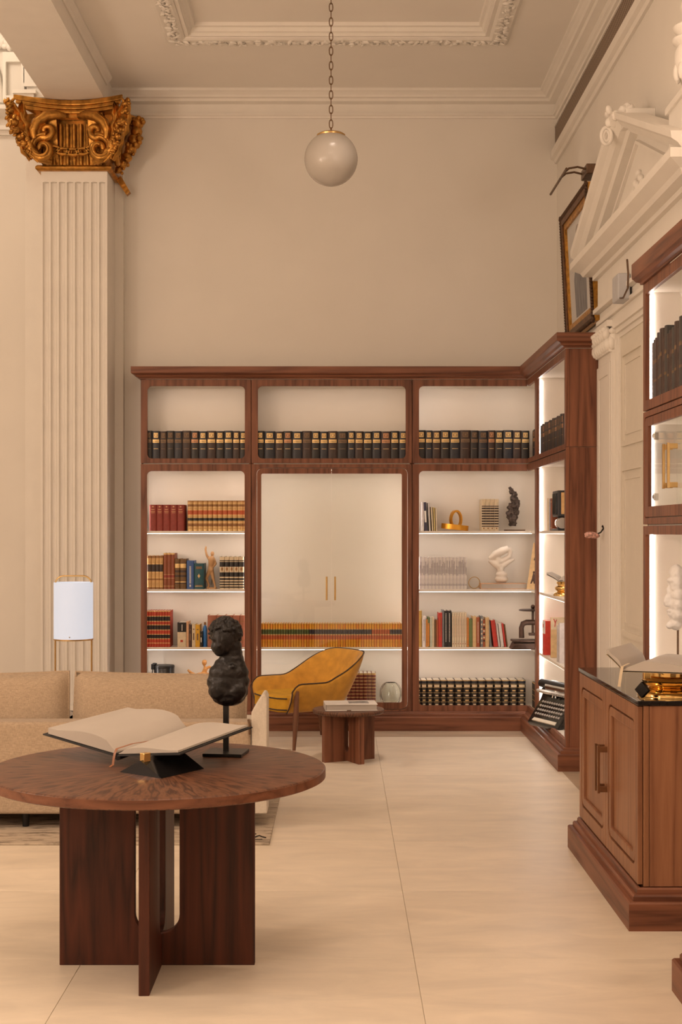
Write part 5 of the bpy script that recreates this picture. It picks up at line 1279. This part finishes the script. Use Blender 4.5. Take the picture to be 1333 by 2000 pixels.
for k in range(46):
    f = k/45
    for yy in (PF-.012, PN+.012): m.ball((XW-.062, yy, PZ0+(PZ1-PZ0)*f), (.014,.018,.014), 6)
    for zz in (PZ0+.012, PZ1-.012): m.ball((XW-.062, PN+(PF-PN)*f, zz), (.014,.014,.018), 6)
tl(m).build('carving', FRB, pc)
tl(MB().box(XW-.034, XW-.018, PN+.085, PF-.085, PZ0+.085, PZ1-.085)).build('canvas', plain('pale_canvas', (.62,.60,.58), .5, var=.06, scale=4), pc)
ym = (PF+PN)/2
robe = [(ym-.22,PZ0+.14),(ym+.22,PZ0+.14),(ym+.24,PZ0+.42),(ym+.12,PZ0+.56),(ym-.12,PZ0+.56),(ym-.24,PZ0+.42)]
tl(MB().prism(robe, 'x', XW-.0365, XW-.0335)).build('painted_robe', plain('painted_grey_robe', (.20,.20,.215), .5, var=.5, scale=16, stretch=(1,3,.4)), pc)
m = MB(); m.prism([(ym+.10*math.cos(a*PI/12), PZ0+.66+.13*math.sin(a*PI/12)) for a in range(24)], 'x', XW-.0375, XW-.0335); tl(m).build('painted_head', plain('painted_head_tone', (.34,.29,.26), .5, var=.35, scale=20), pc)
plm = thing('picture_light', 'dark metal picture light with slim rod above the portrait', 'picture light', (1.72, 9.75, 4.15))
m = MB(); m.box(1.725, XW-.002, 9.66, 9.88, 4.11, 4.18); m.build('mount', BRONZE, plm, bevel=.006)
MB().tube([(1.56,10.22,4.10),(1.56,9.50,4.10)], .009, 8).build('rod', BRONZE, plm)
for y_ in (9.70, 9.84):
    MB().tube([(1.73,y_,4.15),(1.67,y_,4.165),(1.61,y_,4.155),(1.575,y_,4.125),(1.56,y_,4.10)], .0075, 8).build('arm', BRONZE, plm)
hd = thing('wall_handle', 'small pink marbled handle on dark stem beside bookcase end panel', 'handle', (XW-.05, 9.1, 1.6))
MB().tube([(DX+.0, 9.13, 1.64),(DX+.0,9.10,1.63),(1.715,9.08,1.60),(1.69,9.07,1.59)], [.010,.006,.005,.005], 8).build('stem', BLACK, hd)
m = MB(); m.ball((1.655,9.06,1.583), (.052,.018,.022), 12, rot=Euler((0,R(8),0))); m.ball((1.635,9.06,1.576), (.03,.012,.014), 10); m.build('grip', plain('pink_marble', (.55,.30,.25), .3, var=.6, scale=60), hd)
# ================================================================== small things on the shelves
def cap_(m, p0, p1, r0, r1, n=10):
    """tapered limb with rounded ends"""
    p0, p1 = Vector(p0), Vector(p1); m.tube([p0, p0.lerp(p1,.5), p1], [r0,(r0+r1)/2,r1], n); m.ball(p0, r0, n); m.ball(p1, r1, n)
PALEW = plain('pale_beech', (.62,.36,.17), .5, var=.12, scale=20, stretch=(1,1,.2))
mx, my, mz = U(411,YS), YS+.07, S2+.0008
mq = thing('artist_mannequin', 'pale wooden artist mannequin raising one arm', 'mannequin', (mx, my, mz))
m = MB(); P = lambda px, py, dy=0: (U(px, my), my+dy, V(py, my))
cap_(m, P(412,1105), P(414,1093), .020, .030); cap_(m, P(412,1113), P(411,1106), .026, .018); cap_(m, P(413.5,1090), P(415,1085), .010, .010)
m.ball(P(415.2,1081.5), (.016,.018,.021), 12)
cap_(m, P(409,1092), P(404,1084), .012, .010); cap_(m, P(404,1084), P(401.8,1074), .010, .008); cap_(m, P(401.8,1073), P(402.6,1068), .009, .007)
cap_(m, P(418,1092), P(421.5,1101), .012, .010); cap_(m, P(421.5,1101), P(416,1108), .009, .008)
cap_(m, P(409,1115), P(403.5,1130), .017, .013); cap_(m, P(403.5,1130), P(408,1143), .012, .009); cap_(m, P(408,1144), P(406,1148.6,-.02), .009, .010)
cap_(m, P(414,1115), P(416.5,1130), .017, .013); cap_(m, P(416.5,1130), P(420,1143), .012, .009); cap_(m, P(420,1144), P(421,1148.6,-.02), .009, .010)
sculpt_obj('body', m, .004, PALEW, mq, smooth=1)
MB().lathe([(0,0),(.045,0),(.045,.008),(.04,.011),(0,.011)], (mx+.004,my+.02,mz), 24).build('base', PALEW, mq)
MB().tube([(mx+.004,my+.03,mz+.01),(mx+.004,my+.012,V(1113,my))], .003, 6).build('support_rod', CHROME, mq)

cy = YS+.10; cn = thing('black_canister', 'glossy black cylinder with lid on lowest left shelf', 'canister', (U(321,cy), cy, FLOOR_LO))
cr_, cx_ = 20.0*cy/F, U(321,cy)
MB().lathe([(0,0),(cr_,0),(cr_,.30),(cr_-.002,.303),(cr_-.008,.303)], (cx_,cy,FLOOR_LO+.0008), 40).build('body', plain('black_lacquer', (.012,.011,.012), .28), cn)
MB().lathe([(0,.304),(cr_+.002,.304),(cr_+.002,.316),(cr_-.004,.324),(0,.326)], (cx_,cy,FLOOR_LO+.0008), 40).build('lid', BLACK, cn)
m = MB(); m.box(cx_-cr_-.018, cx_-cr_+.01, cy-.05, cy-.01, FLOOR_LO+.29, FLOOR_LO+.335); m.ball((cx_-cr_+.01,cy-.03,FLOOR_LO+.335), (.022,.014,.010), 8); m.build('latch', BLACK, cn, bevel=.004)
MB().tube([(cx_-cr_-.006,cy-.03,FLOOR_LO+.31),(cx_-cr_-.02,cy-.04,FLOOR_LO+.12),(cx_-cr_-.035,cy-.05,FLOOR_LO+.008)], .004, 6).build('cord', BLACK, cn)

gy = YS+.09; gf = thing('carved_figure', 'honey-coloured carved figure riding layered waves, lowest left shelf', 'sculpture', (U(390,gy), gy, FLOOR_LO))
HONEY = plain('honey_carved_wood', (.60,.28,.075), .45, var=.25, scale=18)
m = MB(); P = lambda px, py, dy=0: (U(px, gy), gy+dy, V(py, gy))
for k, py in enumerate((1372,1358,1345,1334,1325)):
    m.tube([P(375+2*(k%2),py), P(385,py-3), P(398,py-5), P(414,py-4)], [.018,.03,.034,.02], 10, flat=1.3)
m.tube([P(367,1308), P(374,1315), P(386,1322), P(397,1318)], [.008,.014,.022,.024], 10)
cap_(m, P(397,1318), P(401,1308), .022, .020); cap_(m, P(401,1307), P(399.5,1300), .010, .009); m.ball(P(399.5,1294), (.022,.022,.025), 12)
cap_(m, P(402,1306), P(410,1302), .012, .010); cap_(m, P(410,1302), P(416,1310), .010, .008)
m.box(U(373,gy), U(416,gy), gy-.03, gy+.03, FLOOR_LO+.001, FLOOR_LO+.03)
sculpt_obj('carving', m, .005, HONEY, gf, smooth=2, noise=.002, nscale=60)

# gilt ring bands
ry = YS+.09; rg_ = thing('ring_sculpture', 'two interlocking golden band rings on first right shelf', 'sculpture', (U(890,ry), ry, S1))
RGOLD = plain('satin_gold_band', (.74,.36,.045), .3, .75, var=.06, scale=12)
def band(c, a, b_, w_, th, M, name):
    m = MB(); n = 48; vs = []
    for k in range(n):
        t = 2*PI*k/n
        for (s, h) in ((1,-w_/2),(1,w_/2),(1-th/a,w_/2),(1-th/a,-w_/2)): vs.append(M @ Vector((a*s*math.cos(t), b_*s*math.sin(t), h)) + Vector(c))
    m.add(vs, [[k*4+q, k*4+(q+1)%4, ((k+1)%n)*4+(q+1)%4, ((k+1)%n)*4+q] for k in range(n) for q in range(4)], 0, True); return m.build(name, RGOLD, rg_)
band((U(889,ry),ry,S1+.032), .112, .07, .042, .005, Matrix.Rotation(R(6),3,'Y'), 'lying_band')
band((U(891,ry),ry,S1+.094), .052, .078, .036, .011, Matrix.Rotation(R(24),3,'Z') @ Matrix.Rotation(R(90),3,'X') , 'standing_band')

# dark rough sculpture
dy_ = YS+.09; dk = thing('rock_sculpture', 'rough dark bronze upright sculpture on flat base, first right shelf', 'sculpture', (U(1004,dy_), dy_, S1))
m = MB(); P = lambda px, py, dd=0: (U(px, dy_), dy_+dd, V(py, dy_)); q = random.Random(2)
for (px, py, r_) in ((998,1024,.022),(1000,1016,.03),(996,1008,.036),(1000,999,.036),(1006,1010,.034),(1008,999,.036),(1010,988,.036),(1004,986,.036),(997,990,.030),(1008,977,.034),(1002,974,.034),(1006,966,.03),(1001,960,.024),(998,955,.018),(1012,982,.024),(1006,1022,.024),(993,1003,.022)):
    m.ball(P(px,py,q.uniform(-.01,.01)), (r_*q.uniform(.6,.8), r_*.8, r_*q.uniform(.8,1.1)), 10)
sculpt_obj('rock', m, .005, plain('rough_bronze', (.09,.065,.055), .5, .4, var=.5, scale=40), dk, smooth=1, noise=.012, nscale=55, seed=3)
MB().box(U(986.5,dy_), U(1025,dy_), dy_-.06, dy_+.06, S1+.0008, S1+.012).build('base', BRONZE, dk, bevel=.003)

# hoop
hy_ = YS+.06; m = MB(); hr = 11.2*hy_/F
hp = MB().tube([(U(927,hy_)+hr*math.cos(a*PI/24), hy_+.02*math.cos(a*PI/24), S2+.004+hr+hr*math.sin(a*PI/24)) for a in range(48)], .0032, 8, closed=True).build('hoop', BRASS, None)
tag(hp, 'thin brass hoop standing between magazines and white sculpture', 'hoop')
# white abstract sculpture on a lying book
wy = YS+.08
wb = thing('lying_book', 'pale book lying flat under the white abstract sculpture', 'book', (U(983,wy), wy, S2))
m = MB(); m.box(U(938,wy),U(1027,wy),wy-.075,wy+.075,S2+.0008,S2+.005); m.box(U(938,wy),U(1027,wy),wy-.075,wy+.075,S2+.042,S2+.046); m.box(U(938,wy),U(938,wy)+.004,wy-.075,wy+.075,S2+.0008,S2+.046); m.build('cover', PEACH, wb, bevel=.001)
MB().box(U(938,wy)+.005,U(1027,wy)-.003,wy-.073,wy+.072,S2+.005,S2+.042).build('pages', PAGE, wb)
ws = thing('abstract_sculpture', 'white abstract stone sculpture with pierced top on pale book', 'sculpture', (U(980,wy), wy, S2+.047))
WSTONE = plain('white_stone', (.74,.66,.57), .5, var=.05, scale=12)
m = MB(); P = lambda px, py, dd=0: (U(px, wy), wy+dd, V(py, wy))
m.tube([P(966,1138),P(994,1138)], .001, 4)
for (px, py, rx, ry2, rz) in ((980,1131,.058,.045,.03),(980,1122,.050,.04,.03),(978,1112,.032,.03,.04)): m.ball(P(px,py), (rx,ry2,rz), 14)
m.tube([P(955,1094),P(964,1099),P(976,1107)], [.014,.026,.032], 12)
m.tube([P(956,1092),P(968,1083),P(982,1076),P(994,1071)], [.016,.032,.034,.024], 12)
m.tube([P(994,1071),P(998,1077),P(996,1086),P(988,1092),P(980,1096)], [.024,.018,.018,.022,.026], 12)
m.tube([P(1006,1092),P(995,1097),P(980,1106)], [.008,.018,.028], 12); m.tube([P(972,1088),P(976,1100)], [.024,.03], 12)
sculpt_obj('stone', m, .005, WSTONE, ws, smooth=4)
# leaning panel with figures, half hidden by the stile
py_ = 11.10
ap = thing('art_panel', 'cream panel with two dark figure drawings leaning in the corner', 'picture', (1.56, py_, S2))
M_ = Matrix.Translation((U(1036,py_)+.03, py_, S2+.001)) @ Matrix.Rotation(R(-24),4,'Z') @ Matrix.Rotation(R(7),4,'Y') @ Matrix.Rotation(R(-6),4,'X')
MB().box(-.06,.16,0,.012,.0,.375).xf(M_).build('panel', BUFF, ap, bevel=.001)
q = random.Random(8)
for zz in (.045, .235):
    for xx in (-.02, .04, .09):
        m = MB(); s = q.uniform(.9,1.1)
        m.ball((xx,-.001,zz+.098*s), (.009,.002,.010), 8); m.tube([(xx,-.001,zz+.088*s),(xx+.004,-.001,zz+.05)], [.006,.013], 6, flat=.2, up=(1,0,0)); m.tube([(xx+.004,-.001,zz+.05),(xx-.012,-.001,zz)], [.011,.005], 6, flat=.2, up=(1,0,0)); m.tube([(xx+.004,-.001,zz+.05),(xx+.018,-.001,zz+.004)], [.010,.005], 6, flat=.2, up=(1,0,0))
        m.tube([(xx,-.001,zz+.08),(xx+.022,-.001,zz+.06)], .004, 5, flat=.3, up=(1,0,0))
        m.xf(M_).build('figure_drawing', ESPR, ap)
# iron screw press
iy = 11.08; pr = thing('iron_press', 'old brown iron screw press at corner end of mixed shelf', 'press', (U(1030,iy), iy, S3))
IRON = plain('brown_cast_iron', (.075,.042,.03), .45, .5, var=.35, scale=25)
P = lambda px, py, dd=0: (U(px, iy), iy+dd, V(py, iy))
m = MB(); m.prism([(U(997,iy),S3+.001),(U(1060,iy),S3+.001),(U(1060,iy),S3+.05),(U(1003,iy),S3+.05)], 'y', iy-.09, iy+.09); m.build('base', IRON, pr, bevel=.005)
m = MB(); m.box(U(1000,iy),U(1062,iy),iy-.085,iy+.085,S3+.058,S3+.074); m.build('plate', IRON, pr, bevel=.004)
MB().tube([P(1019.5,1246),P(1019,1226),P(1022,1218),P(1029,1215.5),P(1040,1215.5),P(1052,1216),P(1058,1224),P(1059,1246)], [.022,.02,.022,.022,.022,.022,.02,.022], 10).build('arch_frame', IRON, pr)
MB().tube([P(1041.5,1240),P(1041.5,1185)], .010, 10).build('screw', IRON, pr)
MB().lathe([(0,-.008),(.03,-.008),(.10,-.006),(.108,0),(.10,.006),(.03,.008),(0,.012)], (U(1040,iy),iy,V(1191.5,iy)), 32).build('hand_wheel', IRON, pr)
m = MB(); m.ball(P(1041.5,1185), .018, 10); m.box(U(1034,iy),U(1049,iy),iy-.03,iy+.03,V(1241,iy),V(1236,iy)); m.build('platen', IRON, pr)
# ribbed glass vase behind the glass door
vy = YS+.11; vr = 22*vy/F; vx = U(763.5,vy); vz = FLOOR_LO+.0008
GL = glass_solid('pale_green_glass', (.97,.98,.93))
m = MB(); n = 64
prof = [(.03,0),(.055,.004),(.078,.03),(.090,.07),(.091,.09),(.086,.125),(.072,.155),(.05,.175),(.042,.178),(.046,.170),(.066,.150),(.080,.123),(.085,.09),(.083,.07),(.072,.034),(.05,.010),(0,.008)]
vs = []
for (r_, h_) in prof:
    for k in range(n):
        a = 2*PI*k/n; rr_ = r_*(1+.025*math.cos(a*12)); vs.append((vx+rr_*math.cos(a), vy+rr_*math.sin(a), vz+h_))
fs = [[i*n+k, i*n+(k+1)%n, (i+1)*n+(k+1)%n, (i+1)*n+k] for i in range(len(prof)-1) for k in range(n)] + [[k for k in range(n)]]
m.add(vs, fs, 0, True); tag(m.build('glass_vase', GL, None), 'round ribbed pale glass vase behind glass door, right of oxblood books', 'vase')

# ------------------------------------------------------------------ things in the unit on the right wall
cmx = XLEG+.11; cm = thing('bellows_camera', 'old black bellows camera with tan side on right wall shelf', 'camera', (cmx, 10.060, S1))
m = MB(); m.box(1.565,1.74,9.920,10.160,S1+.10,S1+.29); m.build('body', INK, cm, bevel=.006)
MB().box(1.59,1.74,9.912,9.919,S1+.12,S1+.275).build('side_panel', TAN, cm, bevel=.001)
m = MB()
for k in range(6): m.box(1.555+.004*(k%2),1.575,9.940+.035*k,9.960+.035*k,S1+.12,S1+.27)
m.build('bellows', BLACK, cm)
MB().lathe([(0,-.03),(.04,-.03),(.045,-.02),(.045,.03),(.035,.04),(0,.04)], (1.60,9.960,S1+.055), 20, 'y').build('lens', CHROME, cm)
m = MB(); m.box(1.56,1.75,9.880,10.180,S1+.001,S1+.016); m.box(1.60,1.72,9.940,10.140,S1+.015,S1+.10); m.build('stand', BLACK, cm, bevel=.003)
def waist_stand(name, label, c, r, h, mat):
    t = thing(name, label, 'book stand', c)
    MB().lathe([(0,.0008),(r,.0008),(r,.010),(r*.93,.02),(r*.62,h*.30),(r*.80,h*.42),(r*.86,h*.55),(r*.78,h*.66),(r*.60,h*.70),(r*.60,h*.80),(r*.68,h*.82),(r*.70,h*.98),(0,h)], c, 40).build('body', mat, t)
    return t
def spread_book(name, label, S, sdir, L, wl, wr, zl, zr, thick, mats, ribbon=False):
    """open book lying in a cradle; S is the near end of its spine"""
    t = thing(name, label, 'book', S)
    s = Vector((math.cos(sdir), math.sin(sdir), 0)); p = Vector((s.y, -s.x, 0))
    for (nm, sg, w_, dz, th) in (('left_pages',-1,wl,zl,thick*.5), ('right_pages',1,wr,zr,thick*.8)):
        def fn(top):
            def f(u, v):
                q = p*(sg*w_*u) + s*(L*v); z_ = dz*u**.8 + (.0 if not top else th*min(1,.15+u*4)*(1-.15*u) + .02*math.sin(PI*min(1,u*1.6))*(1-u)*(1 if sg > 0 else .2))
                return (q.x, q.y, z_+.004)
            return f
        m = MB(); m.grid(fn(True), 14, 4); m.grid(fn(False), 14, 4)
        for v in (0, 1):
            m.grid(lambda u, k, v=v: Vector(fn(True)(u, v)).lerp(Vector(fn(False)(u, v)), k), 14, 2)
        m.grid(lambda k, v: Vector(fn(True)(1, v)).lerp(Vector(fn(False)(1, v)), k), 2, 4)
        m.build(nm, mats[0], t, world=False)
        m = MB(); m.grid(lambda u, v: (lambda q: (q[0],q[1],q[2]-.005))((p*(sg*w_*1.03*u)+s*(L*(v*1.03-.015))+Vector((0,0,dz*u**.8+.004))).to_tuple()), 10, 2); m.build('cover_board', mats[1], t, world=False)
    if ribbon:
        q = -s*.01
        m = MB(); pts = [s*.06+p*.01+Vector((0,0,.03)), q+Vector((0,0,.022)), q*1.6+Vector((-.004,0,-.01)), q*1.4+Vector((-.012,0,-.06))]
        vs = []
        for k, b_ in enumerate(pts): vs += [b_-p*.006, b_+p*.006]
        m.add(vs, [[2*k,2*k+1,2*k+3,2*k+2] for k in range(3)], 0, True); m.build('ribbon', plain('cream_ribbon',(.62,.50,.34),.5), t, world=False)
    return t
waist_stand('book_stand', 'brass book stand on second shelf of right wall bookcase', (1.635, 10.06, S2), .080, .105, BRASSP)
spread_book('open_book', 'open book on brass stand in the right wall bookcase', (1.585, 10.02, S2+.106), R(72), .22, .085, .17, .05, .02, .022, (PAGE, BLK))
# third shelf: coral print board, red book, grey slabs
cb = thing('coral_print', 'cream board with red coral branches on right wall shelf', 'picture', (1.70, 10.30, S3))
MB().box(1.572,1.764,10.28,10.305,S3+.001,S3+.30).build('board', BUFF, cb, bevel=.001)
MB().box(1.572,1.764,10.2785,10.2798,S3+.21,S3+.30).build('white_band', CREAMC, cb)
m = MB()
for (x_, b_) in ((1.60,.30),(1.65,.24),(1.69,.235),(1.725,.25)):
    z_ = S3+b_-.04
    m.tube([(x_,10.277,z_-.03),(x_+.003,10.277,z_),(x_-.008,10.277,z_+.03)], .0035, 5); m.tube([(x_+.003,10.277,z_),(x_+.014,10.277,z_+.025)], .003, 5)
m.build('coral_branches', REDC, cb)
put_book('red and white book standing against the light strip, right wall', 'books on the third shelf of the right wall', (XS+.004, 10.55, S3+.0008), .10, .26, .18, [REDC, MAGS[0]], ((.62,0),(1.0,1)), rz=-PI/2, marks=[(.3,.5,.70,.95,REDC),(.5,.8,.80,.90,REDC)])
for k, (y_, lb_) in enumerate(((9.86,'nearer of two grey slabs at right wall shelf end'), (9.95,'farther of two grey slabs at right wall shelf end'))):
    put_book(lb_, 'grey slabs on the right wall', (XS+.008, y_, S3+.0008), .035, .285-.02*k, .15, [SILV if k else MAGS[1]], rz=-PI/2, bulge=.05)

# typewriter tilted on the lowest shelf
tw = thing('typewriter', 'black and silver typewriter tilted up on lowest right wall shelf', 'typewriter', (1.595, 10.08, FLOOR_LO+.002))
T_ = Matrix.Rotation(R(22),4,'Z') @ Matrix.Rotation(R(-36),4,'Y') @ Matrix.Scale(1.15,4)
def tp(mb, name, mat, root=tw, bev=0): return mb.xf(T_).build(name, mat, root, world=False, bevel=bev)
T_ = Matrix.Translation((-.06,0,.012)) @ T_
m = MB(); m.prism([(-.05,0),(.24,0),(.24,.10),(.17,.12),(.10,.085),(-.05,.03)], 'y', -.19, .19); m.v = [(v[0],v[1],v[2]) for v in m.v]; tp(m, 'body', BLACKG, bev=.01)
m = MB()
m.tube([(.19,-.21,.155),(.19,.21,.155)], .028, 20); tp(m, 'platen', BLACK)
m = MB(); m.box(.14,.25,-.19,.19,.115,.14); m.prism([(.145,.14),(.235,.14),(.215,.175),(.165,.175)], 'y', -.13, .13); tp(m, 'silver_cover', CHROME, bev=.012)
m = MB(); m.box(.125,.14,-.20,.20,.13,.15); m.tube([(.12,-.02,.115),(.17,0,.16),(.12,.02,.115)], .006, 6); tp(m, 'type_guide', CHROME)
KEY = plain('grey_keys', (.42,.38,.35), .4)
km = MB().lathe([(0,0),(.0085,0),(.0085,.007),(0,.008)], (0,0,0), 10).mesh('key', KEY)
for r_ in range(4):
    for k in range(11):
        o = inst('key', km, tw); o.matrix_local = T_ @ Matrix.Translation((.015+.026*r_, -.14+.028*k-.006*r_, .052+.012*r_)); 
tp(MB().box(-.035,-.008,-.14,.14,.028,.044), 'space_bar', plain('ivory_bar', (.72,.66,.55), .4), bev=.003)
MB().prism([(.02,.0),(.20,.0),(.18,.13),(.15,.13)], 'y', -.12, .12).build('display_wedge', BLACK, tw, world=False)

# ------------------------------------------------------------------ hutch: mask on a rod, open book on brass stand on the counter
MY = 6.52; k0 = F/MY
mk = thing('plaster_mask', 'white plaster face fragment on thin rod in hutch niche', 'sculpture', (1.62, MY, .927))
m = MB(); zc = lambda py: V(py, MY); xm = lambda px: U(px, MY)
for (px, py, rx, ry2, rz) in ((1322,1120,.030,.055,.045),(1320,1140,.034,.062,.045),(1322,1160,.034,.066,.045),(1322,1180,.034,.064,.042),(1322,1200,.032,.058,.04),(1321,1218,.030,.045,.032)): m.ball((xm(px),MY,zc(py)), (rx,ry2,rz), 14)
m.tube([(xm(1310),MY,zc(1140)),(xm(1307),MY,zc(1160)),(xm(1302.5),MY,zc(1178))], [.010,.013,.017], 10); m.ball((xm(1304),MY,zc(1181)), (.016,.022,.012), 10)
m.ball((xm(1311),MY,zc(1134)), (.016,.055,.012), 10)
m.ball((xm(1308.5),MY,zc(1193)), (.013,.026,.007), 10); m.ball((xm(1309.5),MY,zc(1200)), (.013,.024,.008), 10); m.ball((xm(1308.5),MY,zc(1222)), (.018,.026,.016), 10)
for s_ in (-1, 1): m.ball((xm(1312.5),MY+s_*.03,zc(1150)), (.010,.016,.008), 8)
sculpt_obj('face', m, .005, plain('white_plaster_cast', (.82,.80,.79), .6, var=.04), mk, smooth=5, noise=.004, nscale=40, seed=5)
MB().tube([(xm(1325),MY,.93),(xm(1325),MY,zc(1215))], .005, 8).build('rod', BRONZE, mk)
MB().box(xm(1325)-.06,xm(1325)+.06,MY-.06,MY+.06,.9268,.938).build('base', BRONZE, mk, bevel=.002)
wsd = waist_stand('book_stand', 'polished brass book stand with black lozenge on stone counter', (1.385, 5.80, .918), .135, .118, BRASSP)
lz = MB(); lz.prism([(5.66,.990),(5.695,.955),(5.66,.922),(5.625,.955)], 'x', 1.232, 1.25); lz.xf(Matrix.Translation((1.24,5.66,0)) @ Matrix.Rotation(R(40),4,'Z') @ Matrix.Translation((-1.24,-5.66,0))); lz.build('lozenge_plate', BLACKG, wsd, bevel=.002)
MB().box(1.245,1.275,5.655,5.685,1.000,1.034).build('bracket', BRASSP, wsd, bevel=.003)
spread_book('open_book', 'large open book with cream ribbon on brass stand, right counter', (1.160, 5.66, 1.030), R(64), .40, .068, .40, .070, .004, .034, (PAGE, CREAMC), True)
